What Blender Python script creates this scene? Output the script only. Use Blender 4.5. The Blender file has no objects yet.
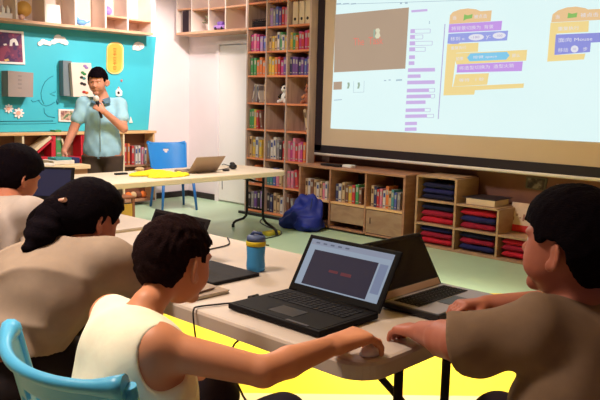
import bpy, bmesh, math, random
import numpy as np
from mathutils import Vector, Matrix

SC = bpy.context.scene
COL = SC.collection
PI = math.pi

# ------------------------------------------------------------------ camera
# world: X runs along the teal-board wall, Y along the projection-screen wall, Z up
CAM = np.array([0.0, 0.0, 1.35])
RV = np.array([0.68915965, -0.72419261, 0.02457707])
UV = np.array([0.08207947, 0.11171838, 0.99034437])
FV = np.array([0.71994578, 0.68048811, -0.13643315])
FPX = 724.63
cd = bpy.data.cameras.new('camera'); cam = bpy.data.objects.new('camera', cd); COL.objects.link(cam)
cam.matrix_world = Matrix(((RV[0], UV[0], -FV[0], CAM[0]), (RV[1], UV[1], -FV[1], CAM[1]), (RV[2], UV[2], -FV[2], CAM[2]), (0, 0, 0, 1)))
cd.sensor_width = 36; cd.lens = FPX / 600 * 36; cd.clip_start = 0.02
SC.camera = cam

# ------------------------------------------------------------------ world, lights, exposure
SC.view_settings.view_transform = 'Standard'; SC.view_settings.look = 'None'
SC.view_settings.gamma = 1.0; SC.view_settings.use_curve_mapping = False
SC.view_settings.exposure = 0.0
wd = bpy.data.worlds.new('room_ambience'); SC.world = wd; wd.use_nodes = True
wd.node_tree.nodes['Background'].inputs[0].default_value = (0.62, 0.38, 0.50, 1)
wd.node_tree.nodes['Background'].inputs[1].default_value = 0.11

def area(name, loc, size, energy, col, target=None, spread=180):
    l = bpy.data.lights.new(name, 'AREA'); l.shape = 'RECTANGLE'; l.size = size[0]; l.size_y = size[1]
    l.energy = energy; l.color = col; l.spread = math.radians(spread)
    o = bpy.data.objects.new(name, l); COL.objects.link(o); o.location = loc
    d = Vector(target) - Vector(loc) if target else Vector((0, 0, -1))
    o.rotation_euler = d.to_track_quat('-Z', 'Y').to_euler(); return o

def spot(name, loc, target, energy, col, deg, blend=0.35, rad=0.05):
    l = bpy.data.lights.new(name, 'SPOT'); l.energy = energy; l.color = col
    l.spot_size = math.radians(deg); l.spot_blend = blend; l.shadow_soft_size = rad
    o = bpy.data.objects.new(name, l); COL.objects.link(o); o.location = loc
    o.rotation_euler = (Vector(target) - Vector(loc)).to_track_quat('-Z', 'Y').to_euler(); return o

spot('ceiling_spot_light', (4.7, 5.7, 2.96), (4.95, 7.75, 1.25), 330, (1.0, 0.86, 0.82), 74, 0.45, 0.05)
spot('ceiling_spot_light', (4.9, 6.9, 2.96), (6.2, 7.3, 1.1), 56, (1.0, 0.83, 0.80), 110, 0.5, 0.06)
area('ceiling_panel_light', (3.4, 4.6, 2.97), (0.6, 0.6), 85, (1.0, 0.87, 0.82))
area('ceiling_panel_light', (0.5, 2.2, 2.97), (0.5, 0.5), 46, (1.0, 0.84, 0.68), None, 120)
area('ceiling_panel_light', (3.3, 2.5, 2.97), (0.5, 0.5), 52, (1.0, 0.88, 0.70), None, 62)

# ------------------------------------------------------------------ materials
def lin(c):
    return tuple((v / 12.92 if v <= 0.04045 else ((v + 0.055) / 1.055) ** 2.4) for v in c)
_M = {}
def mat(name, rgb, rough=0.6, var=0.08, scale=6.0, bump=0.0, metal=0.0, emit=0.0, stretch=(1, 1, 1), spec=0.4, sub=0.0):
    """rgb given as sRGB 0..1; noise varies the base colour a little and can bump it"""
    if name in _M: return _M[name]
    m = bpy.data.materials.new(name); m.use_nodes = True; nt = m.node_tree; b = nt.nodes['Principled BSDF']
    c = lin(rgb)
    tc = nt.nodes.new('ShaderNodeTexCoord'); mp = nt.nodes.new('ShaderNodeMapping'); mp.inputs['Scale'].default_value = stretch
    nz = nt.nodes.new('ShaderNodeTexNoise'); nz.inputs['Scale'].default_value = scale; nz.inputs['Detail'].default_value = 4
    nt.links.new(tc.outputs['Object'], mp.inputs[0]); nt.links.new(mp.outputs[0], nz.inputs['Vector'])
    r = nt.nodes.new('ShaderNodeValToRGB')
    r.color_ramp.elements[0].position = 0.3; r.color_ramp.elements[1].position = 0.7
    r.color_ramp.elements[0].color = tuple(v * (1 - var) for v in c) + (1,)
    r.color_ramp.elements[1].color = tuple(min(1, v * (1 + var)) for v in c) + (1,)
    nt.links.new(nz.outputs[0], r.inputs[0]); nt.links.new(r.outputs[0], b.inputs['Base Color'])
    b.inputs['Roughness'].default_value = rough; b.inputs['Metallic'].default_value = metal
    b.inputs['Specular IOR Level'].default_value = spec
    if sub: b.inputs['Subsurface Weight'].default_value = sub; b.inputs['Subsurface Radius'].default_value = (0.02, 0.008, 0.004)
    if bump:
        bp = nt.nodes.new('ShaderNodeBump'); bp.inputs['Strength'].default_value = bump; bp.inputs['Distance'].default_value = 0.01
        nt.links.new(nz.outputs[0], bp.inputs['Height']); nt.links.new(bp.outputs[0], b.inputs['Normal'])
    if emit:
        nt.links.new(r.outputs[0], b.inputs['Emission Color']); b.inputs['Emission Strength'].default_value = emit
        for e in r.color_ramp.elements: pass
        b.inputs['Base Color'].default_value = (0.02, 0.02, 0.02, 1)
        for l in list(nt.links):
            if l.to_socket == b.inputs['Base Color']: nt.links.remove(l)
    _M[name] = m; return m

def wood(name, a, b_, scale=3.0, stretch=(1, 1, 8), rough=0.5):
    if name in _M: return _M[name]
    m = bpy.data.materials.new(name); m.use_nodes = True; nt = m.node_tree; b = nt.nodes['Principled BSDF']
    tc = nt.nodes.new('ShaderNodeTexCoord'); mp = nt.nodes.new('ShaderNodeMapping'); mp.inputs['Scale'].default_value = stretch
    nz = nt.nodes.new('ShaderNodeTexNoise'); nz.inputs['Scale'].default_value = scale; nz.inputs['Detail'].default_value = 6; nz.inputs['Distortion'].default_value = 0.6
    r = nt.nodes.new('ShaderNodeValToRGB'); r.color_ramp.elements[0].position = 0.35; r.color_ramp.elements[1].position = 0.65
    r.color_ramp.elements[0].color = lin(a) + (1,); r.color_ramp.elements[1].color = lin(b_) + (1,)
    nt.links.new(tc.outputs['Object'], mp.inputs[0]); nt.links.new(mp.outputs[0], nz.inputs['Vector'])
    nt.links.new(nz.outputs[0], r.inputs[0]); nt.links.new(r.outputs[0], b.inputs['Base Color']); b.inputs['Roughness'].default_value = rough
    _M[name] = m; return m

# ------------------------------------------------------------------ object helpers
def tag(o, label=None, cat=None, group=None, kind=None):
    if label: o['label'] = label
    if cat: o['category'] = cat
    if group: o['group'] = group
    if kind: o['kind'] = kind
    return o
def empty(name, loc=(0, 0, 0), rz=0.0):
    o = bpy.data.objects.new(name, None); COL.objects.link(o); o.empty_display_size = 0.05
    o.location = loc; o.rotation_euler = (0, 0, rz); return o
def thing(name, label, cat, loc=(0, 0, 0), rz=0.0, group=None):
    return tag(empty(name, loc, rz), label, cat, group)
def link(name, me, parent=None):
    o = bpy.data.objects.new(name, me); COL.objects.link(o)
    if parent: o.parent = parent
    return o

class MB:
    """collects shapes, then links them as ONE mesh object"""
    def __init__(s): s.bm = bmesh.new(); s.mi = 0
    def _fin(s, vs, m=None):
        if m is not None:
            for v in vs: v.co = m @ v.co
        fs = set(f for v in vs for f in v.link_faces)
        for f in fs: f.material_index = s.mi
        return s
    def box(s, x0, y0, z0, x1, y1, z1, bev=0.0, m=None, seg=2):
        r = bmesh.ops.create_cube(s.bm, size=1.0); vs = r['verts']
        for v in vs: v.co = Vector(((x0 + x1) / 2 + v.co.x * (x1 - x0), (y0 + y1) / 2 + v.co.y * (y1 - y0), (z0 + z1) / 2 + v.co.z * (z1 - z0)))
        if bev:
            es = list(set(e for v in vs for e in v.link_edges))
            rr = bmesh.ops.bevel(s.bm, geom=es, offset=bev, segments=seg, affect='EDGES', profile=0.5)
            vs = list(set(list(rr['verts']) + [v for v in vs if v.is_valid]))
        return s._fin(vs, m)
    def tube(s, pts, r, n=10, caps=True, radii=None):
        pts = [Vector(p) for p in pts]; rings = []
        up = Vector((0, 0, 1))
        prev = None
        for i, p in enumerate(pts):
            if i == 0: d = pts[1] - p
            elif i == len(pts) - 1: d = p - pts[i - 1]
            else: d = (pts[i + 1] - p).normalized() + (p - pts[i - 1]).normalized()
            d.normalize()
            if prev is None:
                a = d.cross(up)
                if a.length < 0.1: a = d.cross(Vector((1, 0, 0)))
            else:
                a = prev - d * prev.dot(d)
            a.normalize(); prev = a; b = d.cross(a)
            rr = radii[i] if radii else r
            rings.append([s.bm.verts.new(p + (a * math.cos(2 * PI * k / n) + b * math.sin(2 * PI * k / n)) * rr) for k in range(n)])
        for A, B in zip(rings, rings[1:]):
            for k in range(n):
                f = s.bm.faces.new((A[k], A[(k + 1) % n], B[(k + 1) % n], B[k])); f.material_index = s.mi; f.smooth = True
        if caps:
            for R in (rings[0][::-1], rings[-1]):
                f = s.bm.faces.new(R); f.material_index = s.mi
        return s
    def lathe(s, prof, c=(0, 0, 0), n=20):
        rings = [[s.bm.verts.new((c[0] + r * math.cos(2 * PI * k / n), c[1] + r * math.sin(2 * PI * k / n), c[2] + z)) for k in range(n)] for r, z in prof]
        for A, B in zip(rings, rings[1:]):
            for k in range(n):
                f = s.bm.faces.new((A[k], A[(k + 1) % n], B[(k + 1) % n], B[k])); f.material_index = s.mi; f.smooth = True
        for R in (rings[0][::-1], rings[-1]):
            f = s.bm.faces.new(R); f.material_index = s.mi
        return s
    def prism(s, pts, vec):
        """flat outline (list of 3-D points) extruded by vec"""
        A = [s.bm.verts.new(p) for p in pts]; v = Vector(vec); B = [s.bm.verts.new(Vector(p) + v) for p in pts]
        n = len(pts); fs = [s.bm.faces.new(A[::-1]), s.bm.faces.new(B)]
        for k in range(n): fs.append(s.bm.faces.new((A[k], A[(k + 1) % n], B[(k + 1) % n], B[k])))
        for f in fs: f.material_index = s.mi
        return s
    def ball(s, c, r, u=16, v=10, m=None):
        rr = bmesh.ops.create_uvsphere(s.bm, u_segments=u, v_segments=v, radius=1.0)
        rad = r if hasattr(r, '__len__') else (r, r, r)
        for w in rr['verts']: w.co = Vector((c[0] + w.co.x * rad[0], c[1] + w.co.y * rad[1], c[2] + w.co.z * rad[2]))
        s._fin(rr['verts'], m)
        for w in rr['verts']:
            for f in w.link_faces: f.smooth = True
        return s
    def build(s, name, mats, parent=None, smooth=False):
        bmesh.ops.recalc_face_normals(s.bm, faces=s.bm.faces)
        me = bpy.data.meshes.new(name); s.bm.to_mesh(me); s.bm.free()
        if not isinstance(mats, (list, tuple)): mats = [mats]
        for m in mats: me.materials.append(m)
        if smooth:
            for p in me.polygons: p.use_smooth = True
        return link(name, me, parent)

def proj(px, py, X=None, Y=None, Z=None, D=None):
    """where the sight line of a photo pixel meets a real plane"""
    d = (px - 300) / FPX * RV - (py - 200) / FPX * UV + FV
    t = X / d[0] if X is not None else (Y / d[1] if Y is not None else ((Z - 1.35) / d[2] if Z is not None else D))
    return Vector(CAM + d * t)
def struct(o): o['kind'] = 'structure'; return o

# ------------------------------------------------------------------ distance-field modelling (bodies, clothes, hair)
class Field:
    def __init__(s, lo, hi, res):
        s.lo = np.array(lo, float); s.res = res
        s.n = np.ceil((np.array(hi, float) - s.lo) / res).astype(int) + 1
        s.F = np.full(tuple(s.n), 1.0, np.float32)
        s.ax = [(s.lo[i] + res * np.arange(s.n[i])).astype(np.float32) for i in range(3)]
    def win(s, lo, hi):
        a = np.clip(np.floor((np.array(lo) - s.lo) / s.res).astype(int), 0, s.n); b = np.clip(np.ceil((np.array(hi) - s.lo) / s.res).astype(int) + 1, 0, s.n)
        sl = tuple(slice(a[i], b[i]) for i in range(3))
        X = s.ax[0][sl[0]][:, None, None]; Y = s.ax[1][sl[1]][None, :, None]; Z = s.ax[2][sl[2]][None, None, :]
        return sl, X, Y, Z
    def dist(s, p, grow, X, Y, Z):
        if p[0] == 'c':
            _, a, b, ra, rb = p[:5]; a = np.array(a, float); b = np.array(b, float); ba = b - a; L = max(ba @ ba, 1e-9)
            px, py, pz = X - a[0], Y - a[1], Z - a[2]
            h = np.clip((px * ba[0] + py * ba[1] + pz * ba[2]) / L, 0, 1)
            return np.sqrt((px - h * ba[0]) ** 2 + (py - h * ba[1]) ** 2 + (pz - h * ba[2]) ** 2) - (ra + h * (rb - ra)) - grow
        _, c, r, A = p[:4]; r = np.array(r, float) + grow
        px, py, pz = X - c[0], Y - c[1], Z - c[2]
        q = [(px * A[i][0] + py * A[i][1] + pz * A[i][2]) for i in range(3)]
        k0 = np.sqrt(sum((q[i] / r[i]) ** 2 for i in range(3))); k1 = np.sqrt(sum((q[i] / r[i] ** 2) ** 2 for i in range(3)))
        return k0 * (k0 - 1) / np.maximum(k1, 1e-6)
    def bounds(s, p, m):
        if p[0] == 'c':
            R = max(p[3], p[4]) + m; a = np.array(p[1], float); b = np.array(p[2], float)
            return np.minimum(a, b) - R, np.maximum(a, b) + R
        R = max(p[2]) + m; c = np.array(p[1], float); return c - R, c + R
    def add(s, prims, grow=0.0, k=0.02):
        for p in prims:
            kk = p[-1] if (len(p) == 6 and p[0] == 'c') or (len(p) == 5 and p[0] == 'e') else k
            lo, hi = s.bounds(p, grow + kk + 3 * s.res)
            sl, X, Y, Z = s.win(lo, hi)
            if 0 in s.F[sl].shape: continue
            d = s.dist(p, grow, X, Y, Z); f = s.F[sl]
            h = np.clip(0.5 + 0.5 * (f - d) / kk, 0, 1)
            s.F[sl] = f + (d - f) * h - kk * h * (1 - h)
        return s
    def sub(s, prims, grow=0.0, k=0.006):
        for p in prims:
            lo, hi = s.bounds(p, grow + k + 3 * s.res); sl, X, Y, Z = s.win(lo, hi)
            if 0 in s.F[sl].shape: continue
            d = -s.dist(p, grow, X, Y, Z); f = s.F[sl]
            h = np.clip(0.5 + 0.5 * (d - f) / k, 0, 1)
            s.F[sl] = f + (d - f) * h + k * h * (1 - h)
        return s
    def cut(s, fn):
        """keep only where fn(X, Y, Z) < 0"""
        s.F = np.maximum(s.F, fn(s.ax[0][:, None, None], s.ax[1][None, :, None], s.ax[2][None, None, :]).astype(np.float32)); return s
    def warp(s, fn):
        s.F = s.F + fn(s.ax[0][:, None, None], s.ax[1][None, :, None], s.ax[2][None, None, :]).astype(np.float32); return s
    def mesh(s, name, m, parent=None, origin=(0, 0, 0), smooth=1):
        V = s.F; V[0] = V[-1] = 1; V[:, 0] = V[:, -1] = 1; V[:, :, 0] = V[:, :, -1] = 1
        S = V < 0
        n = V.shape; cnt = np.zeros((n[0] - 1, n[1] - 1, n[2] - 1), np.int8)
        for dx in (0, 1):
            for dy in (0, 1):
                for dz in (0, 1): cnt += S[dx:n[0] - 1 + dx, dy:n[1] - 1 + dy, dz:n[2] - 1 + dz]
        act = np.argwhere((cnt > 0) & (cnt < 8)); del cnt
        idx = {}
        acc = np.zeros((len(act), 3)); num = np.zeros(len(act))
        corners = [(dx, dy, dz) for dx in (0, 1) for dy in (0, 1) for dz in (0, 1)]
        cv = {c: V[act[:, 0] + c[0], act[:, 1] + c[1], act[:, 2] + c[2]].astype(float) for c in corners}
        for c in corners:
            for a in range(3):
                if c[a]: continue
                e = list(c); e[a] = 1; e = tuple(e); v0, v1 = cv[c], cv[e]
                w = (v0 < 0) != (v1 < 0); t = np.where(w, v0 / np.where(w, v0 - v1, 1), 0)
                p = np.repeat(np.array(c, float)[None], len(act), 0); p[:, a] = t
                acc += p * w[:, None]; num += w
        P = s.lo + (act + acc / num[:, None]) * s.res
        ind = np.full((n[0] - 1, n[1] - 1, n[2] - 1), -1, np.int32); ind[act[:, 0], act[:, 1], act[:, 2]] = np.arange(len(act))
        quads = []
        for a in range(3):
            b, c = (a + 1) % 3, (a + 2) % 3
            A = [slice(None)] * 3; B = [slice(None)] * 3; A[a] = slice(0, n[a] - 1); B[a] = slice(1, n[a])
            d = S[tuple(A)] != S[tuple(B)]; e = np.argwhere(d)
            e = e[(e[:, b] > 0) & (e[:, c] > 0) & (e[:, b] < n[b] - 1) & (e[:, c] < n[c] - 1)]
            def g(db, dc):
                q = e.copy(); q[:, b] -= db; q[:, c] -= dc; return ind[q[:, 0], q[:, 1], q[:, 2]]
            Q = np.stack([g(1, 1), g(0, 1), g(0, 0), g(1, 0)], 1)
            fl = ~S[e[:, 0], e[:, 1], e[:, 2]]; Q[fl] = Q[fl][:, ::-1]
            quads.append(Q)
        Q = np.concatenate(quads)
        for _ in range(smooth):                                   # light laplacian relaxation along quad edges
            su = np.zeros_like(P); nu = np.zeros(len(P))
            for i in range(4):
                j = (i + 1) % 4
                for t in range(3):
                    su[:, t] += np.bincount(Q[:, i], P[Q[:, j], t], len(P)) + np.bincount(Q[:, j], P[Q[:, i], t], len(P))
                nu += np.bincount(Q[:, i], minlength=len(P)) + np.bincount(Q[:, j], minlength=len(P))
            P = P * 0.5 + 0.5 * su / np.maximum(nu, 1)[:, None]
        P = P - np.array(origin)
        me = bpy.data.meshes.new(name); me.vertices.add(len(P)); me.vertices.foreach_set('co', P.astype(np.float32).ravel())
        me.loops.add(Q.size); me.loops.foreach_set('vertex_index', Q.astype(np.int32).ravel())
        me.polygons.add(len(Q)); me.polygons.foreach_set('loop_start', np.arange(0, Q.size, 4, dtype=np.int32))
        me.polygons.foreach_set('use_smooth', np.ones(len(Q), bool)); me.update(); me.validate(); me.materials.append(m)
        return link(name, me, parent)

I3 = np.eye(3)
def nrm(v): v = np.array(v, float); return v / np.linalg.norm(v)
def C_(a, b, ra, rb, k=None): return ('c', tuple(a), tuple(b), ra, rb) + ((k,) if k else ())
def E_(c, r, A=I3, k=None): return ('e', tuple(c), tuple(r), A) + ((k,) if k else ())
class Head:
    """local frame: f = where the face points, s = left side, u = up; S = head height"""
    def __init__(h, c, f, S, tilt=(0, 0, 1)):
        h.c = np.array(c, float); h.f = nrm(f); u = np.array(tilt, float); u = nrm(u - h.f * (u @ h.f)); h.u = u; h.s = np.cross(u, h.f); h.S = S
        h.A = np.array([h.f, h.s, h.u])
    def p(h, f, s, u): return h.c + h.S * (f * h.f + s * h.s + u * h.u)
    def e(h, f, s, u, rf, rs, ru, k=0.02, A=None): return E_(h.p(f, s, u), (rf * h.S, rs * h.S, ru * h.S), h.A if A is None else A, k)
    def prims(h):
        S = h.S; L = [h.e(-.05, 0, .12, .42, .335, .38), h.e(.10, 0, -.12, .27, .255, .36, .03), C_(h.p(.29, .04, -.40), h.p(.29, -.04, -.40), .075 * S, .075 * S, .02),
             h.e(.17, .14, -.14, .17, .12, .15, .03), h.e(.17, -.14, -.14, .17, .12, .15, .03),
             h.e(.33, 0, .10, .07, .22, .05, .012), C_(h.p(.36, 0, .04), h.p(.445, 0, -.10), .03 * S, .045 * S, .012), h.e(.40, .045, -.12, .04, .04, .03, .008), h.e(.40, -.045, -.12, .04, .04, .03, .008),
             h.e(.365, 0, -.215, .035, .10, .022, .006), h.e(.355, 0, -.262, .04, .085, .025, .006)]
        for q in (1, -1):
            o = q * h.s; A = np.array([nrm(-h.f * .75 + o * .66), nrm(o * .75 + h.f * .66), h.u])
            L += [h.e(-.075, .385 * q, -.03, .095, .030, .13, .006, A), h.e(-.02, .35 * q, -.13, .05, .036, .06, .008)]
        return L
    def holes(h):
        L = [h.e(.39, q * .13, .025, .05, .075, .04) for q in (1, -1)]
        return L + [h.e(-.045, q * .425, -.03, .05, .022, .075) for q in (1, -1)]
    def eyes(h, parent, origin=(0, 0, 0)):
        w = mat('eye_white', (.88, .86, .84), .25); k = mat('eye_dark', (.08, .05, .04), .2)
        for q in (1, -1):
            mb = MB(); p = h.p(.305, q * .13, .022) - np.array(origin); mb.ball(p, .054 * h.S, 14, 10); mb.mi = 1; mb.ball(h.p(.329, q * .13, .020) - np.array(origin), .034 * h.S, 12, 8)
            mb.build('eye', [w, k], parent)
    def hairline(h, X, Y, Z, knots):
        f = ((X - h.c[0]) * h.f[0] + (Y - h.c[1]) * h.f[1] + (Z - h.c[2]) * h.f[2]) / h.S
        u = ((X - h.c[0]) * h.u[0] + (Y - h.c[1]) * h.u[1] + (Z - h.c[2]) * h.u[2]) / h.S
        return (np.interp(f, [a for a, b in knots], [b for a, b in knots]) - u) * h.S
SHORT = [(-.6, -.30), (-.30, -.26), (-.16, -.14), (-.10, .10), (.06, .14), (.09, -.02), (.17, -.02), (.20, .22), (.32, .30), (.5, .30)]
def hair_short(h, parent, m, res, origin=(0, 0, 0), thick=.05, knots=SHORT, amp=.018, extra=()):
    S = h.S; F = Field(h.c - S * .75, h.c + S * .75, res)
    F.add([h.e(-.05, 0, .13, .42 + thick, .335 + thick * .55, .38 + thick)] + list(extra))
    F.cut(lambda X, Y, Z: h.hairline(X, Y, Z, knots))
    F.cut(lambda X, Y, Z: -(((X - h.c[0]) ** 2 + (Y - h.c[1]) ** 2 + (Z - h.c[2]) ** 2) ** .5 - .12 * S))
    def tuft(X, Y, Z):
        x, y, z = (X - h.c[0]) / S, (Y - h.c[1]) / S, (Z - h.c[2]) / S
        return amp * S * (np.sin(26 * x + 5 * np.sin(9 * z)) * np.sin(24 * y + 4 * np.sin(11 * x)) * .6 + np.sin(55 * x + 30 * z) * np.sin(49 * y - 21 * z) * .4)
    F.warp(tuft)
    return F.mesh('hair', m, parent, origin, 1)
def hand(w, d, n, t, s=1.0, bend=(.35, .5, .4), spread=.12, thumb=(.6, .3)):
    """prims of a hand: w wrist, d towards the fingers, n back of hand, t thumb side"""
    w = np.array(w, float); d = nrm(d); n = nrm(np.array(n) - d * (np.array(n) @ d)); t = nrm(np.array(t) - d * (np.array(t) @ d) - n * (np.array(t) @ n)); L = []
    for o, ro in ((.026, .0125), (.009, .0135), (-.009, .013), (-.026, .0115)):
        L.append(C_(w + t * o * .6 * s + d * .008 * s, w + d * .082 * s + t * o * s + n * .003, .015 * s, ro * s, .012))
    for o, ln, r in ((.028, .068, .0088), (.0095, .076, .0092), (-.0095, .070, .0088), (-.028, .054, .008)):
        p = w + d * .084 * s + t * o * s + n * .002; a = 0; dd0 = nrm(d + t * o * spread * 25)
        for f_, b_, r1 in ((.45, bend[0], 1), (.32, bend[1], .92), (.25, bend[2], .84)):
            a += b_; dd = dd0 * math.cos(a) - n * math.sin(a); q = p + dd * ln * f_ * s
            L.append(C_(p, q, r * s * r1, r * s * r1 * .93, .004)); p = q
    p = w + d * .022 * s + t * .024 * s - n * .006; d1 = nrm(d * .75 + t * thumb[0] - n * .25); q = p + d1 * .042 * s; L.append(C_(p, q, .015 * s, .0115 * s, .01))
    d2 = nrm(d * 1.0 + t * thumb[1] - n * .3); q2 = q + d2 * .032 * s; L.append(C_(q, q2, .0108 * s, .0098 * s, .004)); L.append(C_(q2, q2 + nrm(d2 - t * .15) * .024 * s, .0098 * s, .0085 * s, .004))
    return L
# ================================================================== STRUCTURE
def floor_mat():
    m = bpy.data.materials.new('vinyl_floor'); m.use_nodes = True; nt = m.node_tree; b = nt.nodes['Principled BSDF']
    tc = nt.nodes.new('ShaderNodeTexCoord'); sx = nt.nodes.new('ShaderNodeSeparateXYZ'); nt.links.new(tc.outputs['Object'], sx.inputs[0])
    ad = nt.nodes.new('ShaderNodeMath'); ad.operation = 'ADD'; nt.links.new(sx.outputs[0], ad.inputs[0]); nt.links.new(sx.outputs[1], ad.inputs[1])
    mr = nt.nodes.new('ShaderNodeMapRange'); mr.inputs[1].default_value = 0; mr.inputs[2].default_value = 14; nt.links.new(ad.outputs[0], mr.inputs[0])
    r = nt.nodes.new('ShaderNodeValToRGB'); r.color_ramp.interpolation = 'CONSTANT'
    e = r.color_ramp.elements; e[0].color = lin((.88, .80, .58)) + (1,); e[1].position = 4.50 / 14; e[1].color = lin((.97, .83, .16)) + (1,)
    g = e.new(7.12 / 14); g.color = lin((.73, .85, .71)) + (1,)
    nt.links.new(mr.outputs[0], r.inputs[0])
    nz = nt.nodes.new('ShaderNodeTexNoise'); nz.inputs['Scale'].default_value = 9; nt.links.new(tc.outputs['Object'], nz.inputs['Vector'])
    mx = nt.nodes.new('ShaderNodeMix'); mx.data_type = 'RGBA'; mx.blend_type = 'MULTIPLY'; mx.inputs[0].default_value = .10
    nt.links.new(r.outputs[0], mx.inputs[6]); nt.links.new(nz.outputs[0], mx.inputs[7]); nt.links.new(mx.outputs[2], b.inputs['Base Color'])
    b.inputs['Roughness'].default_value = .32; return m
wallw = mat('wall_paint', (.92, .88, .88), .8, .03, 2)
fl = MB().box(-2.5, -2.5, -.1, 6.4, 8.2, 0).build('floor', floor_mat()); struct(fl)
struct(MB().box(-2.5, -2.5, 3.0, 6.4, 8.2, 3.1).build('ceiling', mat('ceiling_paint', (.90, .86, .80), .9, .03, 2)))
struct(MB().box(6.2, -2.5, 0, 6.4, 8.2, 3.0).build('wall_right', wallw))
struct(MB().box(-2.5, 8.0, 0, 6.2, 8.2, 3.0).box(-2.5, 7.8, 0, 5.52, 8.0, 3.0).build('wall_left', wallw))
# white door panel and its frame in the right wall, beside the bookcase
struct(MB().box(6.17, 6.60, .02, 6.2, 7.32, 2.02, .004).build('door_1', mat('door_white', (.92, .90, .88), .55, .02, 2)))
struct(MB().box(6.155, 7.325, 0.001, 6.199, 7.38, 2.03).box(6.155, 6.54, 0.001, 6.199, 6.595, 2.03).box(6.155, 6.54, 2.031, 6.199, 7.38, 2.08).build('trim_1', wallw))
struct(MB().box(5.52, 7.955, 0, 6.2, 8.0, .075).build('baseboard_left', mat('dark_baseboard', (.16, .13, .13), .6, .1, 4)))
struct(MB().box(6.165, 7.38, 0, 6.2, 7.955, .075).box(6.165, 6.0, 0, 6.2, 6.54, .075).build('baseboard_right', _M['dark_baseboard']))
# brown pin-board cladding on the right wall under and beside the screen
struct(MB().box(6.18, -2.5, 0, 6.2, 5.40, 1.2).build('trim_2', mat('brown_pinboard', (.52, .36, .30), .85, .08, 7, .1)))
struct(MB().box(6.16, -2.5, .725, 6.18, 3.95, .745).build('trim_3', mat('pinboard_rail', (.66, .52, .42), .6, .05)))

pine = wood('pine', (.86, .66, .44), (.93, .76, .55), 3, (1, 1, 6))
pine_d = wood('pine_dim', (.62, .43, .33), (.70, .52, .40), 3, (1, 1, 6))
case_s = wood('bookcase_side', (.68, .58, .53), (.77, .67, .61), 3, (6, 6, 1))
case_e = wood('bookcase_shelf', (.80, .46, .30), (.88, .56, .38), 3, (6, 1, 6))
black_metal = mat('black_metal', (.13, .11, .11), .4, .1, 8, metal=.3)
blackp = mat('black_plastic', (.10, .085, .10), .35, .1, 20)
white = mat('white_plastic', (.93, .92, .90), .4, .02)

# ------------------------------------------------------------------ projection screen
scr = thing('projection_screen', 'large projection screen with black border hanging above the low shelves', 'screen', (6.0, 3.4, .8))
def S3(px, py, off=0.0): 
    p = proj(px, py, X=5.985 - off); return (p.x - 6.0, p.y - 3.4, p.z - .8)
SX = 5.985
MB().box(-.012, -3.6, .02, .0, 2.03, 2.12).build('screen_fabric', mat('screen_fabric', (.79, .71, .62), .9, .02, 3), scr)
MB().box(-.018, 1.955, .0, .004, 2.085, 2.12).box(-.018, -3.6, -.022, .004, 2.085, .065).build('screen_border', mat('screen_border', (.13, .09, .13), .6, .08), scr)
MB().tube([(-.01, -3.6, -.036), (-.01, 2.11, -.036)], .017, 12).build('bottom_bar', mat('white_metal', (.90, .87, .84), .35, .03), scr)
def emi(name, rgb, e=.9): return mat(name, rgb, .9, .015, 2.0, emit=e)
def poly(name, pts, off, m, thick=.0008, parent=None):
    """a flat shape of the projected picture lying on the screen cloth"""
    P = [S3(x, y, off) for x, y in pts]
    return MB().prism(P, (-thick, 0, 0)).build(name, m, parent if parent is not None else scr)
pic = poly('projected_picture', [(330.5, 128.5), (337, -9), (606, -14), (606, 142.6)], .002, emi('picture_white', (.90, 1.0, 1.0), .93))
def sub(name, pts, off, m): 
    o = poly(name, pts, off, m, .0006, pic); return o
def strip(pts_l, w):  # thin line as a quad
    (x0, y0), (x1, y1) = pts_l; return [(x0, y0), (x1, y1), (x1 + w[0], y1 + w[1]), (x0 + w[0], y0 + w[1])]
brown = emi('stage_brown', (.74, .64, .55), .85)
sub('stage_window', [(335.2, 14.6), (409, 7.4), (405.3, 68.6), (334, 72.4)], .004, brown)
lav = emi('palette_lavender', (.82, .72, .93)); lavo = emi('palette_outline', (.72, .66, .86)); fade = emi('interface_grey', (.68, .78, .84)); 
red = emi('stage_red', (.93, .50, .44)); blu = emi('block_blue', (.62, .66, .93)); blud = emi('block_motion_blue', (.58, .60, .90))
pur = emi('block_purple', (.80, .62, .94)); ora = emi('block_orange', (.95, .80, .60)); yel = emi('block_yellow', (.98, .88, .60)); cya = emi('block_cyan', (.52, .82, .96)); whi = emi('block_white', (.93, .93, .97), .9)
grn = emi('flag_green', (.56, .78, .42)); green_dim = emi('sprite_green', (.62, .72, .64)); cream = emi('sprite_cream', (.90, .88, .76))
# toolbar lines and small icons
sub('toolbar_line', strip([(336, 4.2), (606, -4.5)], (0, .5)), .004, fade)
for a, b in ((336.5, 341), (343, 349), (351, 356)): sub('toolbar_mark', strip([(a, 4.6), (b, 4.2)], (0, -1.2)), .0045, fade)
sub('stage_icon', strip([(400, 4.2), (402, 4.1)], (0, -1.6)), .004, fade); sub('stage_icon', strip([(405, 3.9), (407.6, 3.8)], (0, -2)), .004, fade)
for a in ((384, 81), (388.5, 80.5)): sub('stage_icon', strip([a, (a[0] + 2.2, a[1])], (0, -1)), .004, fade)
sub('stage_icon', strip([(396, 81), (402, 80.6)], (0, -1.5)), .004, fade)
sub('editor_divider', strip([(444.6, 24), (437.8, 119)], (.8, 0)), .004, lavo)
sub('scroll_mark', strip([(429.2, 21), (429, 24)], (.7, 0)), .004, fade)
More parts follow.
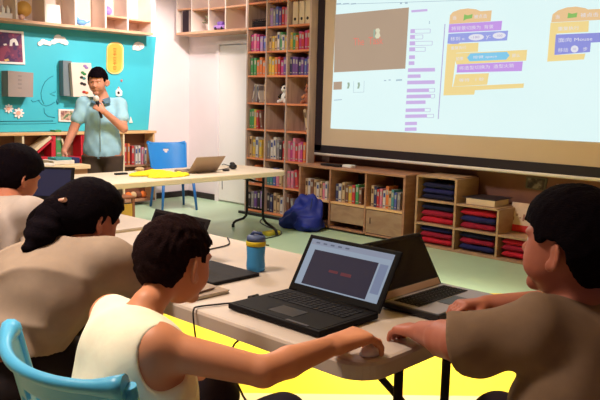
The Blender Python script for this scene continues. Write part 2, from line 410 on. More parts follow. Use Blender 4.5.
# sprite thumbnails
sub('backdrop_thumbnail', [(333.6, 82), (342, 81.5), (341.7, 89.4), (333.4, 89.8)], .004, brown)
for x in (348.4, 358.6):
    sub('sprite_thumbnail', [(x - 1, 82.6), (x + 1, 82.4), (x + 1.4, 85), (x + .5, 88.4), (x - 1.4, 88.6), (x - .6, 85.6)], .0045, green_dim)
sub('thumbnail_frame', strip([(353.6, 81.2), (353.3, 92.2)], (.3, 0)), .004, fade); sub('thumbnail_frame', strip([(364, 80.8), (363.7, 92)], (.3, 0)), .004, fade); sub('thumbnail_frame', strip([(353.3, 92.2), (364, 91.9)], (0, .35)), .004, fade)
sub('caption_mark', strip([(334, 100.6), (342, 100)], (0, -.8)), .004, fade)
# category pane and the block palette
sub('palette_block', strip([(411.5, 12.4), (427.5, 11.2)], (-.2, -2.2)), .004, lav)
def row(y, x0, filled, x1, h=3.4, d=-.02):
    sub('palette_block', [(x0, y), (filled, y + d * (filled - x0)), (filled - .1, y - h + d * (filled - x0)), (x0 + .2, y - h)], .004, lav)
    if x1 > filled:
        for o in (0, -h): sub('palette_outline', strip([(filled, y + o + d * (filled - x0)), (x1, y + o + d * (x1 - x0))], (0, .35)), .0042, lavo)
        sub('palette_outline', strip([(x1, y + d * (x1 - x0)), (x1 + .1, y - h + d * (x1 - x0))], (.4, 0)), .0042, lavo)
for y, x0, fi, x1, h in ((33.2, 410.4, 415, 430, 4), (39, 410, 415, 422.6, 4), (45.4, 409.6, 415.2, 432, 4), (51.4, 409.2, 415.2, 425, 4), (59, 409, 415, 415, 3.6), (65, 408.6, 414.4, 414.4, 3.6),
                           (72, 408, 435, 435, 3.6), (78, 407.6, 420.6, 420.6, 3.4), (84.4, 407.2, 434.8, 434.8, 3.6), (92.4, 406.8, 429, 434.4, 3.6), (98.4, 406.4, 431, 434.4, 3.6), (104.2, 406, 425.6, 425.6, 3.4),
                           (112, 405.6, 424.8, 430, 3.4), (118, 405.2, 427, 433.4, 3.4), (125.2, 405, 417, 417, 3.2), (131, 404.8, 416.6, 416.6, 3.4)):
    row(y, x0, fi, x1, h)
# writing on the projection, set as flat lettering on the cloth
def writing(body, px, py, hpx, m, slope=-.03, off=.006, parent=None, name='lettering', width=None):
    cu = bpy.data.curves.new(name, 'FONT'); cu.body = body; cu.size = 1; cu.resolution_u = 3
    t = bpy.data.objects.new(name, cu); COL.objects.link(t); dg = bpy.context.evaluated_depsgraph_get(); me = bpy.data.meshes.new_from_object(t.evaluated_get(dg)); bpy.data.objects.remove(t)
    if not len(me.vertices): return
    xs = [v.co.x for v in me.vertices]; ys = [v.co.y for v in me.vertices]; x0, y0 = min(xs), min(ys); sc = hpx / max(max(ys) - y0, .3); sx = (width / max(max(xs) - x0, .01)) if width else sc
    for v in me.vertices:
        X = px + (v.co.x - x0) * sx; Y = py - (v.co.y - y0) * sc + slope * (v.co.x - x0) * sx; v.co = S3(X, Y, off)
    me.materials.append(m); return link(name, me, parent if parent is not None else pic)
# the dark stage: red hand lettering and two small figures
writing('The', 353.5, 45.6, 7.5, red, -.04, .0055, width=10.5); writing('Task', 368.5, 44.6, 7.5, red, -.04, .0055, width=14.5)
sub('sprite_figure', [(376.2, 28.6), (378.6, 28.2), (380, 30), (379.4, 32.6), (380.4, 36), (378.6, 38.4), (376, 38.4), (375, 36.2), (376.6, 33), (375.4, 30.4)], .005, cream)
sub('sprite_figure', [(373.6, 29.6), (375.3, 29.5), (374.9, 37.6), (373.4, 37.6)], .005, green_dim)
# script blocks
def block(name, pts, m, off=.005): return sub(name, pts, off, m)
block('script_block', [(449.2, 24), (450, 15.4), (453, 12), (460, 9.4), (468, 8.4), (476, 9.3), (480.5, 11.2), (491.8, 10.4), (490.7, 21.2)], ora)
block('script_block', [(448.3, 32.8), (449.2, 24.2), (502.2, 20.8), (501.2, 30.2)], pur, .0052)
block('script_block', [(447.4, 43.6), (448.4, 33.8), (508.2, 30.6), (507, 40.4), (460, 42.6), (458, 43.8), (453, 44)], blu, .0052)
block('script_block', [(447.2, 44.2), (478.6, 42.6), (478, 51.8), (456.4, 52.9), (452.2, 86.8), (524, 83.4), (523.4, 87.8), (475, 90.2), (474.2, 94.6), (443.4, 95.4)], yel)
block('script_block', [(453.6, 53.4), (527.2, 49.8), (526.2, 60.6), (456.4, 64.4)], yel, .0052)
block('script_block', [(455.6, 74.4), (489, 73.2), (487.2, 84.6), (453, 86.6)], yel, .0052)
block('script_block', [(467, 57.6), (470.4, 53.4), (507, 51.8), (509.6, 55.4), (506.2, 59.6), (469.6, 61.4)], cya, .0055)
block('script_block', [(456.6, 72.6), (457.4, 64.4), (522.9, 61.4), (521.8, 71)], pur, .0055)
def pill(cx, cy, w, h, m): 
    sub('number_field', [(cx + w * math.cos(a) * (1 if abs(math.cos(a)) > .7 else 1), cy + h * math.sin(a) - .04 * w * math.cos(a)) for a in [2 * PI * k / 16 for k in range(16)]], .006, m)
pill(476.2, 37.2, 7.8, 3.2, whi); pill(499.2, 35.6, 6.6, 3.2, whi)
block('script_block', [(551.2, 22.4), (552.6, 14.4), (558, 10.4), (567, 7.4), (576, 6.6), (585, 8), (588, 9.4), (606, 8.6), (606, 19.5)], ora)
block('script_block', [(550.6, 22.8), (589, 20.8), (588.4, 31.8), (556.6, 33.6), (554.6, 55), (585.4, 53.6), (584, 59.4), (547.2, 61.6)], yel)
block('script_block', [(555.8, 34.6), (606, 32.4), (606, 41.8), (590.8, 42.6), (590, 52), (554.4, 55), (555, 45)], blud, .0055)
pill(574.6, 49, 3.8, 3.6, whi)
sub('green_flag', [(463.4, 20.8), (464.2, 14.4), (468, 15.4), (472.6, 14), (472, 18.2), (466, 19.2)], .006, grn)
sub('green_flag', [(567.4, 18.2), (568.2, 12.8), (572, 13.8), (577.4, 12.6), (576.6, 17.2), (570, 18)], .006, grn)
for tx, x, y, h, w in (('当', 452.6, 19.8, 4, 3.6), ('被点击', 474, 18.6, 4, 13), ('将背景切换为  背景', 451.4, 30.6, 4, 42), ('移到 x:', 450.5, 41, 4, 14.6), ('y:', 486, 39.4, 4, 4.4), ('重复执行', 451, 49.8, 3.4, 15),
                      ('如果', 456, 60.6, 3.6, 7.4), ('按键 space', 473, 59.2, 3.4, 24), ('那么', 512, 57.4, 3.6, 8), ('将造型切换为  造型火箭', 459, 70.2, 4, 55), ('等待   1 秒', 459, 82, 3.4, 25),
                      ('当', 555.5, 18.8, 4, 4), ('被点击', 580.5, 17.4, 4.4, 18), ('重复执行', 558, 30.8, 4, 21), ('面向 Mouse', 558.4, 42.4, 4.4, 34), ('移动', 558, 52.4, 4.2, 10), ('步', 583, 51.2, 4.2, 4.4)):
    writing(tx, x, y, h, whi, -.05, .0066, width=w)
writing('-180', 470.8, 38.6, 2.4, lavo, -.04, .0068, width=8.6); writing('-100', 495, 37, 2.4, lavo, -.04, .0068, width=7.4); writing('10', 573, 50.2, 2.4, lavo, -.04, .0068, width=3)

# ------------------------------------------------------------------ tall bookcase
CY = [6.464, 6.143, 5.807, 5.459]; CZ = [.02, .34, .649, .991, 1.298, 1.615, 1.892, 2.166, 2.45, 2.74]; XF = 5.87
tb = thing('tall_bookcase', 'tall open bookcase of many square compartments standing against the white wall', 'bookcase', (6.03, 5.96, 0))
def loc(b, x0, y0, z0, x1, y1, z1, o, bev=.002): return b.box(x0 - o[0], y0 - o[1], z0 - o[2], x1 - o[0], y1 - o[1], z1 - o[2], bev)
TO = (6.03, 5.96, 0)
for y in (CY[0], CY[3]): loc(MB(), XF, y - .012, 0, (6.19 if y > 6 else 5.978), y + .012, 2.78, TO).build('side_panel', case_s, tb)
for y in CY[1:3]: loc(MB(), XF, y - .01, .03, 6.178, y + .01, 2.76, TO).build('divider', case_s, tb)
for z in CZ:
    for a, b in zip(CY, CY[1:]): loc(MB(), XF + .004, b + .011, z - .011, 6.178, a - .011, z + .011, TO).build('shelf', case_e, tb)
loc(MB(), 6.178, CY[3] + .06, 0, 6.19, CY[0], 2.77, TO).build('back_panel', mat('bookcase_back', (.72, .60, .56), .8, .05), tb)

BC = {'magenta': (.78, .20, .50), 'pink': (.92, .50, .62), 'blue': (.30, .38, .72), 'red': (.80, .18, .20), 'orange': (.92, .48, .22), 'yellow': (.93, .76, .24), 'green': (.25, .62, .34), 'purple': (.40, .25, .58),
      'white': (.90, .88, .84), 'beige': (.84, .72, .54), 'teal': (.25, .58, .60), 'dark blue': (.15, .18, .38), 'black': (.14, .12, .14), 'grey': (.55, .53, .55), 'lilac': (.68, .55, .82), 'brown': (.48, .30, .22)}
pages = mat('page_paper', (.90, .86, .76), .9, .04, 40)
ORD = ['first', 'second', 'third', 'fourth', 'fifth', 'sixth', 'seventh', 'eighth', 'ninth', 'tenth']
random.seed(5)
def book(t, h, d, colname, lean=0.0):
    """upright book, spine towards -X; base centre at the origin"""
    mb = MB(); c = .0018
    mb.mi = 0; mb.box(0, -t / 2, 0, .003, t / 2, h, .0008).box(0, -t / 2, 0, d, -t / 2 + c, h).box(0, t / 2 - c, 0, d, t / 2, h)
    mb.mi = 1; mb.box(.003, -t / 2 + c, .003, d - .004, t / 2 - c, h - .003)
    mb.mi = 2; mb.box(-.0006, -t * .32, h * .62, .0, t * .32, h * .86).box(-.0006, -t * .32, h * .1, .0, t * .32, h * .16)
    acc = {'white': 'blue', 'beige': 'brown'}.get(colname, 'white')
    o = mb.build('book', [mat('book_' + colname.replace(' ', '_'), tuple(v * .80 + g * .20 for v, g in zip(BC[colname], (.50, .40, .40))), .6, .14, 9), pages, mat('spine_' + acc, tuple(v * .72 for v in BC[acc]), .6, .1)])
    o.rotation_euler = (lean, 0, 0); return o
def fill(x, ya, yb, z, hmax, cols, where, group, t=None, lean_last=False, inset=.03, depth=.17, full=1.0, start=0.0):
    """a run of books from the left (high Y) to the right (low Y)"""
    n = len(cols); W = (ya - yb) - .026; tt = W * full / n; y = ya - .013 - start
    for i, c in enumerate(cols):
        th = tt * random.uniform(.80, .97); h = hmax * random.uniform(.62, .82); ln = 0
        if lean_last and i == n - 1: ln = -.16
        o = book(min(th, .045), h, depth * random.uniform(.85, 1.0), c, ln)
        o.location = (x + inset + random.uniform(0, .012), y - tt / 2, z + .0015); y -= tt
        if ln: o.location.z += abs(math.sin(ln)) * th / 2; o.location.y -= h * .15
        extra = (ORD[i] + ' from left') if n > 1 else 'standing alone'
        tag(o, '%s book, %s, %s' % (c, extra, where), 'book', group)
ROWN = {0: 'bottom shelf', 1: 'second shelf up', 2: 'third shelf up', 3: 'fourth shelf up', 4: 'fifth shelf up', 5: 'sixth shelf up', 6: 'seventh shelf up', 7: 'eighth shelf up'}
COLN = ['left', 'middle', 'right']
plan = {(6, 0): ('magenta pink magenta lilac blue', .92), (6, 1): ('beige yellow beige white green white yellow', .95), (6, 2): ('yellow green orange magenta red magenta red', .95),
        (5, 0): ('green green orange orange orange', .92), (5, 1): ('yellow yellow orange red magenta purple', .92), (5, 2): ('dark_blue purple purple dark_blue purple blue purple', .95),
        (7, 1): ('lilac grey blue purple red pink', .92),
        (3, 0): ('green green yellow red brown', .7), (2, 0): ('beige yellow white yellow', .8), (2, 1): ('grey white white grey black red', .95), (2, 2): ('pink magenta pink red pink magenta orange', .85),
        (1, 1): ('teal teal blue pink beige', .8), (1, 2): ('pink pink red', .5), (0, 0): ('black grey purple black lilac', .9), (0, 1): ('black dark_blue beige beige white', .9), (1, 0): ('beige white orange', .5), (0, 2): ('brown grey', .3)}
for (r, c), (cols, fu) in plan.items():
    cl = [q.replace('_', ' ') for q in cols.split()]
    fill(XF, CY[c], CY[c + 1], CZ[r] + .011, CZ[r + 1] - CZ[r] - .022, cl, '%s, %s column of tall bookcase' % (ROWN[r], COLN[c]), 'books in the tall bookcase', full=fu, lean_last=(fu < .8))
# green book alone in row 4 middle, leaning beige at right
def lone(c, y, z, h, lean, label, t=.03):
    o = book(t, h, .15, c, lean); o.location = (XF + .04, y, z + abs(math.sin(lean)) * t / 2 + .001); tag(o, label, 'book', 'books in the tall bookcase')
lone('teal', 5.845, CZ[3] + .011, .22, 0, 'teal book alone at the right of an empty compartment, middle column of tall bookcase')
lone('beige', 5.50, CZ[3] + .011, .25, -.22, 'beige book leaning to the right alone in right column, fourth shelf up of tall bookcase', .035)
lone('white', 6.41, CZ[4] + .011, .22, .20, 'thin white book leaning at far left, fifth shelf up of tall bookcase', .012)
lone('grey', 6.345, CZ[4] + .011, .20, .20, 'grey book leaning beside thin white one, fifth shelf up of tall bookcase', .03)
lone('white', 6.275, CZ[4] + .011, .21, -.25, 'white book leaning right mid compartment, left column, fifth shelf up of tall bookcase', .018)
lone('beige', 6.185, CZ[4] + .011, .22, 0, 'cream binder upright at right end, left column, fifth shelf up of tall bookcase', .05)
# wire basket, binders, plush toys in the case
bk = thing('storage_basket', 'dark woven basket in top left compartment of the tall bookcase', 'basket', (XF + .14, 6.30, CZ[7] + .012))
mb = MB(); 
for z in (.01, .03, .05, .07, .09): mb.tube([(-.1, -.12, z), (.1, -.12, z), (.1, .12, z), (-.1, .12, z), (-.1, -.12, z)], .004, 6)
for i in range(9):
    y = -.12 + .03 * i; mb.tube([(-.1, y, 0), (-.1, y, .09)], .003, 5).tube([(.1, y, 0), (.1, y, .09)], .003, 5)
mb.box(-.1, -.12, 0, .1, .12, .006).build('basket_weave', mat('dark_wicker', (.16, .12, .12), .8, .2, 30), bk)
MB().box(-.094, -.114, .008, .094, .114, .07, .01).build('lining', mat('dark_cloth', (.12, .10, .13), .9, .1), bk)
for i, y in enumerate((5.72, 5.62, 5.53)):
    b = thing('ring_binder', ('left', 'middle', 'right')[i] + 'most of three cream ring binders with finger holes, top right of tall bookcase' if i != 1 else 'cream ring binder between two others with finger holes, top right of tall bookcase', 'binder', (XF + .03, y, CZ[7] + .012), group='ring binders')
    MB().box(0, -.038, 0, .22, .038, .25, .003).build('cover', mat('binder_cream', (.82, .74, .62), .6, .04), b)
    MB().tube([(-.002, 0, .06), (.004, 0, .06)], .017, 14).build('finger_hole', mat('hole_dark', (.10, .07, .08), .7, .05), b)
def plush(name, label, loc, s, main, second, patch):
    t = thing(name, label, 'toy', loc)
    o = np.array(loc); F = Field(o + np.array((-.09, -.09, -.005)) * s, o + np.array((.09, .09, .27)) * s, .004)
    F.add([E_(o + np.array((0, 0, .07)) * s, np.array((.055, .06, .07)) * s), E_(o + np.array((-.01, 0, .175)) * s, np.array((.05, .055, .05)) * s), C_(o + np.array((-.03, .05, .03)) * s, o + np.array((-.07, .055, .02)) * s, .022 * s, .02 * s), C_(o + np.array((-.03, -.05, .03)) * s, o + np.array((-.07, -.055, .02)) * s, .022 * s, .02 * s), E_(o + np.array((-.055, 0, .165)) * s, np.array((.02, .022, .018)) * s)], k=.01)
    F.mesh('body', main, t, loc)
    for q in (1, -1):
        MB().ball((0, .042 * q * s, .22 * s), (.012 * s, .02 * s, .02 * s)).build('ear', second, t)
        MB().tube([(-.02 * s, .05 * q * s, .11 * s), (-.06 * s, .06 * q * s, .07 * s)], .018 * s, 10).build('arm', second, t)
        MB().ball((-.05 * s, .022 * q * s, .188 * s), (.01 * s, .016 * s, .015 * s)).build('eye_patch', patch, t)
blk = mat('plush_black', (.10, .09, .11), .95, .2, 60, .3)
plush('panda_plush', 'white and black plush panda sitting in the middle column of tall bookcase', (XF + .12, 5.93, CZ[4] + .012), .92, mat('plush_white', (.90, .90, .88), .95, .05, 60, .3), blk, blk)
plush('bear_plush', 'brown plush bear sitting in the right column of tall bookcase', (XF + .12, 5.56, CZ[4] + .012), .92, mat('plush_brown', (.62, .38, .28), .95, .12, 60, .3), mat('plush_tan', (.75, .50, .36), .95, .1, 60, .3), blk)

# ------------------------------------------------------------------ wall-hung open shelves
def open_shelf(o, L, H, D, nx, zs, mats, label, axis):
    """axis 'y': hangs on the right wall, opening towards -X; 'x': on the left wall, opening towards -Y; origin = lower front corner at high-Y / low-X end"""
    t = thing('wall_shelf', label, 'shelf', o)
    def bxl(b, a0, d0, z0, a1, d1, z1): return b.box(d0, -a1, z0, d1, -a0, z1, .002) if axis == 'y' else b.box(a0, d0, z0, a1, d1, z1, .002)
    side, brd, back = mats; th = .022
    for z in [0, H] : bxl(MB(), 0, 0, z, L, D, z + .03).build('board', brd, t)
    for i, x in enumerate(nx): bxl(MB(), x - th / 2, .003, .03, x + th / 2, D - .01, H).build('end_panel' if i in (0, len(nx) - 1) else 'divider', side, t)
    for (a, b), z in zs: bxl(MB(), a + th / 2, .006, z, b - th / 2, D - .01, z + .022).build('inner_shelf', brd, t)
    bxl(MB(), .01, D - .01, .02, L - .01, D, H).build('back_panel', back, t); return t
whs = mat('shelf_white', (.93, .87, .83), .6, .03); shelf_b = wood('shelf_board', (.80, .60, .46), (.88, .70, .57), 3, (2, 2, 6)); shelf_back = mat('shelf_back', (.92, .83, .77), .7, .04)
HY = 7.85
hs = open_shelf((5.87, HY, 2.15), HY - 6.48, .85, .33, [.011, .32, .66, .98, 1.359], [((.011, .32), .31), ((.32, .66), .29), ((.66, .98), .28), ((.98, 1.359), .28)], (whs, shelf_b, shelf_back), 'wall hung open shelf joining the tall bookcase, with plant and speaker', 'y')
LX = 2.3
def lxpx(px): return proj(px, 20, Y=7.5).x
us = open_shelf((LX, 7.5, 2.085), lxpx(153) - LX, .9, .3, [.011] + [lxpx(q) - LX for q in (17, 46, 76, 106, 128)] + [lxpx(153) - LX - .011], [((lxpx(106) - LX, lxpx(128) - LX), .16), ((lxpx(128) - LX, lxpx(153) - LX - .011), .15)], (whs, shelf_b, shelf_back), 'long wall hung open shelf above the teal board', 'x')
# things on the wall-hung shelves
ub = 2.085 + .031
t = thing('loudspeaker', 'black and grey box loudspeaker at left end of the wall hung shelf', 'speaker', (5.96, 7.68, 2.181))
MB().box(-.07, -.08, 0, .10, .08, .275, .006).build('cabinet', mat('speaker_grey', (.62, .55, .52), .6, .05), t)
MB().box(-.078, -.078, .006, -.071, .045, .269, .003).build('grille', mat('speaker_grille', (.16, .10, .14), .8, .1, 60), t)
t = thing('potted_plant', 'small grey leafed plant in a white pot on the wall hung shelf', 'plant', (6.0, 7.30, 2.181))
MB().lathe([(.045, 0), (.062, .08), (.066, .085), (.058, .085), (.05, .07)]).build('pot', white, t)
mb = MB(); random.seed(3)
for i in range(34):
    a = random.uniform(0, 2 * PI); e = random.uniform(.2, 1.3); r = random.uniform(.05, .12)
    p = Vector((r * math.cos(a) * math.cos(e), r * math.sin(a) * math.cos(e), .09 + r * math.sin(e)))
    mb.tube([(0, 0, .075), tuple(p)], .0015, 4); mb.ball(p, (.018, .018, .010), 8, 5)
mb.build('foliage', mat('dusty_leaf', (.55, .55, .42), .7, .25, 12), t)
t = thing('toy_car', 'lilac toy car on the wall hung shelf', 'toy', (5.95, 7.03, 2.181))
lil = mat('toy_lilac', (.72, .55, .88), .5, .06)
MB().box(-.05, -.10, .015, .05, .10, .06, .015).build('body', lil, t); MB().box(-.04, -.05, .055, .04, .05, .105, .018).build('cabin', mat('toy_lilac_dark', (.58, .42, .80), .4, .05), t)
for x in (-.052, .044):
    for y in (-.06, .06): MB().tube([(x, y, .02), (x + .01, y, .02)], .02, 12).build('wheel', blackp, t)
zs = ub
x = lxpx(8)
t = thing('toy_castle', 'small white toy castle at the left end of the shelf above the board', 'toy', (x, 7.62, zs))
mb = MB().box(-.12, -.04, 0, .12, .04, .06, .002)
for k in range(-2, 3): mb.box(k * .055 - .016, -.02, .055, k * .055 + .016, .02, .11, .003); mb.lathe([(.018, .11), (.001, .145)], (k * .055, 0, 0), 10)
mb.build('walls', white, t)
t = thing('globe', 'yellow globe on a white foot on the shelf above the board', 'globe', (lxpx(29), 7.62, zs))
MB().ball((0, 0, .125), .083, 24, 16).build('ball', mat('globe_yellow', (.86, .66, .34), .5, .22, 9), t); MB().lathe([(.05, 0), (.045, .012), (.012, .02), (.012, .045)]).build('foot', white, t)
MB().ball((-.05, -.06, .03), (.03, .03, .03), 12, 8).build('knob', mat('toy_pink', (.95, .78, .74), .6, .05), t)
o = MB().box(-.09, 0, 0, .09, .006, .21, .001, Matrix.Rotation(.12, 4, 'X')).build('paper_card', mat('paper', (.96, .94, .92), .9, .02)); o.location = (lxpx(59), 7.62, zs + .002); o.rotation_euler = (-.35, 0, 0)
tag(o, 'plain white card leaning in the shelf above the board', 'card'); o.rotation_euler = (-.22, 0, 0)
t = thing('toy_bird', 'blue toy bird on the shelf above the board', 'toy', (lxpx(86), 7.60, zs)); tb_ = mat('toy_blue', (.45, .68, .92), .5, .06)
MB().ball((0, 0, .045), (.065, .035, .035)).ball((-.055, 0, .075), (.03, .026, .026)).build('body', tb_, t); MB().prism([(.04, 0, .04), (.12, .0, .085), (.1, .0, .04)], (0, .012, 0)).build('tail', tb_, t); MB().lathe([(.03, 0), (.02, .012)]).build('foot', white, t)
t = thing('toy_ball', 'purple and white ball on the raised inner shelf above the board', 'ball', (lxpx(113), 7.62, 2.268 + .001))
MB().ball((0, 0, .055), .055, 20, 14).build('ball', mat('toy_purple', (.66, .56, .86), .5, .25, 14), t)

# ------------------------------------------------------------------ teal board and what is fixed to it
tealm = mat('teal_board', (.27, .75, .82), .45, .05, 1.5)
bt = thing('display_board', 'large teal display board with a slanting right edge above the low bookcase', 'board', (4.0, 7.75, .93))
YB = 7.75
def onb(px, py, off=0.0): p = proj(px, py, Y=YB - off); return (p.x - 4.0, p.y - 7.75, p.z - .93)
P = [(-1.9, 0, .0), (1.365, 0, .0), (1.49, 0, 1.165), (-1.9, 0, 1.165)]
MB().prism(P, (0, .045, 0)).build('panel', tealm, bt)
dk = mat('teal_line', (.13, .50, .58), .5, .05)
def line(pts, w=.004):
    MB().tube([onb(x, y, .001) for x, y in pts], w, 6).build('drawn_line', dk, bt)
line([(53, 76), (49, 78), (45, 82), (42.5, 87), (41, 93), (41.5, 99), (44, 104)]); line([(38, 100), (42, 104.5), (46, 106), (51, 104.5), (55, 102)]); line([(56, 91.5), (50, 94), (55, 96)])
line([(0, 121.4), (20, 121.2), (40, 121), (53, 120.8)], .005); line([(0, 124), (20, 123.9), (40, 123.7), (56, 123.4)], .003); line([(44, 108), (44.5, 113), (48, 116.4), (55, 117.6)])
line([(40, 100), (33, 102), (31, 100)]); line([(57.5, 99), (57, 102), (58, 104)], .012)
def flat(pts, m, off=.002, th=.008, name='cutout', parent=None, label=None):
    o = MB().prism([onb(x, y, off) for x, y in pts], (0, -th, 0)).build(name, m, parent or bt)
    return o
def top_flat(name, label, cat, pts, m, group=None):
    cx = sum(p[0] for p in pts) / len(pts); cy = sum(p[1] for p in pts) / len(pts); c = proj(cx, cy, Y=YB - .001)
    t = thing(name, label, cat, c, group=group)
    MB().prism([tuple(proj(x, y, Y=YB - .001) - c) for x, y in pts], (0, -.012, 0)).build('cutout', m, t); return t, c
def blob(cs):  # union outline of circles sampled by angle about the centre
    cx = sum(c[0] for c in cs) / len(cs); cy = sum(c[1] for c in cs) / len(cs); out = []
    for k in range(48):
        a = 2 * PI * k / 48; best = 0
        for x, y, r in cs:
            dx, dy = cx - x, cy - y; b_ = dx * math.cos(a) + dy * math.sin(a); q = b_ * b_ - (dx * dx + dy * dy - r * r)
            if q >= 0: best = max(best, -b_ + math.sqrt(q))
        out.append((cx + best * math.cos(a), cy + best * math.sin(a)))
    return out
wc = mat('cutout_white', (.95, .92, .90), .7, .02)
t, c = top_flat('cloud_cutout', 'white cloud cutout of two puffs on the teal board', 'decoration', blob([(39.5, 43.6, 2.3), (42.5, 41.6, 2.6), (45.5, 42.6, 2.4), (49, 43.6, 2.2)]), wc); 
t.location.y -= 0; 
top_flat('cloud_cutout', 'larger white cloud cutout, right of the smaller cloud on teal board', 'decoration', blob([(52.8, 42, 2.4), (57.5, 38.6, 4), (62, 40.2, 3.6), (65.5, 42.8, 2.4)]), wc)
t, c = top_flat('speech_bubble_cutout', 'white speech bubble cutout near the upper right corner of the teal board', 'decoration', blob([(137.6, 46.2, 4.4), (140.4, 46, 3.3), (134.6, 47.4, 2.4), (133.4, 49, 1.1)]), wc)
MB().tube([tuple(proj(135, 46.6, Y=YB - .014) - c), tuple(proj(138, 45, Y=YB - .014) - c), tuple(proj(140, 47.5, Y=YB - .014) - c)], .004, 6).build('scribble', mat('pink_ink', (.85, .65, .62), .6), t)
def capsule_pts(x0, y0, x1, y1, r, n=8):
    return [(x1 - r + r * math.cos(a), y0 + r - r * math.sin(a)) for a in [PI / 2 * k / n for k in range(n + 1)]] + [(x0 + r - r * math.sin(a), y0 + r - r * math.cos(a)) for a in [PI / 2 * k / n for k in range(n + 1)]] + \
           [(x0 + r - r * math.cos(a), y1 - r + r * math.sin(a)) for a in [PI / 2 * k / n for k in range(n + 1)]] + [(x1 - r + r * math.sin(a), y1 - r + r * math.cos(a)) for a in [PI / 2 * k / n for k in range(n + 1)]]
pts = [(x + (58 - y) * .02, y) for x, y in capsule_pts(106.2, 42, 123, 74, 7.5)]
t, c = top_flat('orange_tag', 'tall rounded orange tag with vertical writing on the teal board', 'sign', pts, mat('tag_rim', (.96, .84, .52), .6, .03))
MB().prism([tuple(proj(x + (58 - y) * .02, y, Y=YB - .0135) - c) for x, y in capsule_pts(107.6, 43.6, 121.6, 72.4, 6.2)], (0, -.004, 0)).build('face', mat('tag_orange', (.94, .70, .28), .6, .04), t)
brn = mat('tag_ink', (.70, .44, .16), .7)
for i, y in enumerate((50, 54.5, 59, 63.5, 68)):
    cx = 114.8; q = [(cx - 1.5, y - 1.5), (cx + 1.5, y - 1.5)], [(cx - 1.7, y), (cx + 1.7, y)], [(cx, y - 1.8), (cx, y + 1.5)]
    mb = MB()
    for a, b in q[:3 if i % 2 else 2] + (([(cx - 1.2, y + 1.5), (cx + 1.2, y + 1.5)],) if i % 2 == 0 else ()): mb.tube([tuple(proj(*a, Y=YB - .019) - c), tuple(proj(*b, Y=YB - .019) - c)], .0035, 5)
    mb.build('written_character', brn, t)
def flower(cx, cy, r, label):
    pts = []
    for k in range(32):
        a = 2 * PI * k / 32; rr = r * (1 if k % 4 in (0,) else (.86 if k % 4 in (1, 3) else .55)); pts.append((cx + rr * math.cos(a), cy + rr * math.sin(a)))
    t, c = top_flat('flower_cutout', label, 'decoration', pts, wc)
    MB().prism([tuple(proj(cx + .38 * r * math.cos(2 * PI * k / 16), cy + .38 * r * math.sin(2 * PI * k / 16), Y=YB - .0135) - c) for k in range(16)], (0, -.006, 0)).build('centre', mat('flower_centre', (.90, .68, .60), .7), t)
flower(8.4, 108.6, 4.8, 'left and upper of two white daisy cutouts on teal board'); flower(18.4, 113, 5.6, 'right and lower of two white daisy cutouts on teal board')
# small rocket badge right of the teacher
t, c = top_flat('rocket_badge', 'small white rocket badge on the teal board right of the standing man', 'decoration', [(115.6, 95.4), (115.4, 91), (116.6, 89.6), (117.6, 88.2), (118.4, 86.6), (119.4, 88.2), (120.4, 89.6), (121.8, 91), (121.6, 95.4), (118.6, 96.6)], wc)
MB().ball(tuple(proj(118.6, 92.8, Y=YB - .014) - c), (.018, .004, .018), 12, 6).build('porthole', blackp, t)
MB().prism([tuple(proj(x, y, Y=YB - .0135) - c) for x, y in ((117.7, 88.2), (118.4, 86.6), (119.3, 88.2))], (0, -.003, 0)).build('nose_cone', mat('badge_red', (.82, .40, .36), .6), t)
o = MB().ball((0, 0, 0), (.016, .006, .016), 12, 6).build('star_dot', mat('dot_red', (.75, .45, .45), .6)); o.location = proj(121.6, 80.6, Y=YB - .004); tag(o, 'tiny reddish dot on the teal board above the rocket badge', 'decoration')
# space poster
def framed(name, label, cat, px, frame_m, inner_m, bw, off=.0, d=.015):
    c = proj((px[0][0] + px[2][0]) / 2, (px[0][1] + px[2][1]) / 2, Y=YB - off); t = thing(name, label, cat, c)
    pp = [proj(x, y, Y=YB - .001 - off) - c for x, y in px]
    MB().prism([tuple(p) for p in pp], (0, -d, 0)).build('frame', frame_m, t)
    m_ = sum(pp, Vector()) / 4; q = [p + (m_ - p).normalized() * bw for p in pp]
    o = MB().prism([(p.x, p.y - d - .0005, p.z) for p in q], (0, -.002, 0)).build('picture', inner_m, t); return t, c, o
def patchmat(name, cols, scale, rough=.6):
    m = bpy.data.materials.new(name); m.use_nodes = True; nt = m.node_tree; b = nt.nodes['Principled BSDF']
    tc = nt.nodes.new('ShaderNodeTexCoord'); v = nt.nodes.new('ShaderNodeTexNoise'); v.inputs['Scale'].default_value = scale; v.inputs['Detail'].default_value = 3; nt.links.new(tc.outputs['Object'], v.inputs['Vector'])
    r = nt.nodes.new('ShaderNodeValToRGB'); e = r.color_ramp.elements; r.color_ramp.interpolation = 'CONSTANT'
    e[0].color = lin(cols[0]) + (1,); e[1].position = .42; e[1].color = lin(cols[1]) + (1,)
    for i, c in enumerate(cols[2:]): g = e.new(.5 + .07 * i); g.color = lin(c) + (1,)
    nt.links.new(v.outputs[0], r.inputs[0]); nt.links.new(r.outputs[0], b.inputs['Base Color']); b.inputs['Roughness'].default_value = rough; return m
t, c, pic_ = framed('space_poster', 'dark purple poster with white figure at the left edge of teal board', 'poster', [(-14, 28.5), (23, 31.8), (24.6, 64.6), (-12, 63)], wc, patchmat('poster_night', [(.20, .14, .38), (.30, .14, .34), (.45, .18, .34), (.58, .24, .36)], 5), .035)
MB().prism([tuple(proj(x, y, Y=YB - .019) - c) for x, y in ((9.6, 46), (10, 40), (13, 38.4), (16, 39), (17.8, 42.4), (18.4, 45.4), (15.6, 45.4), (14.6, 42), (12.6, 42.6), (12.2, 46))], (0, -.002, 0)).build('astronaut_shape', wc, t)
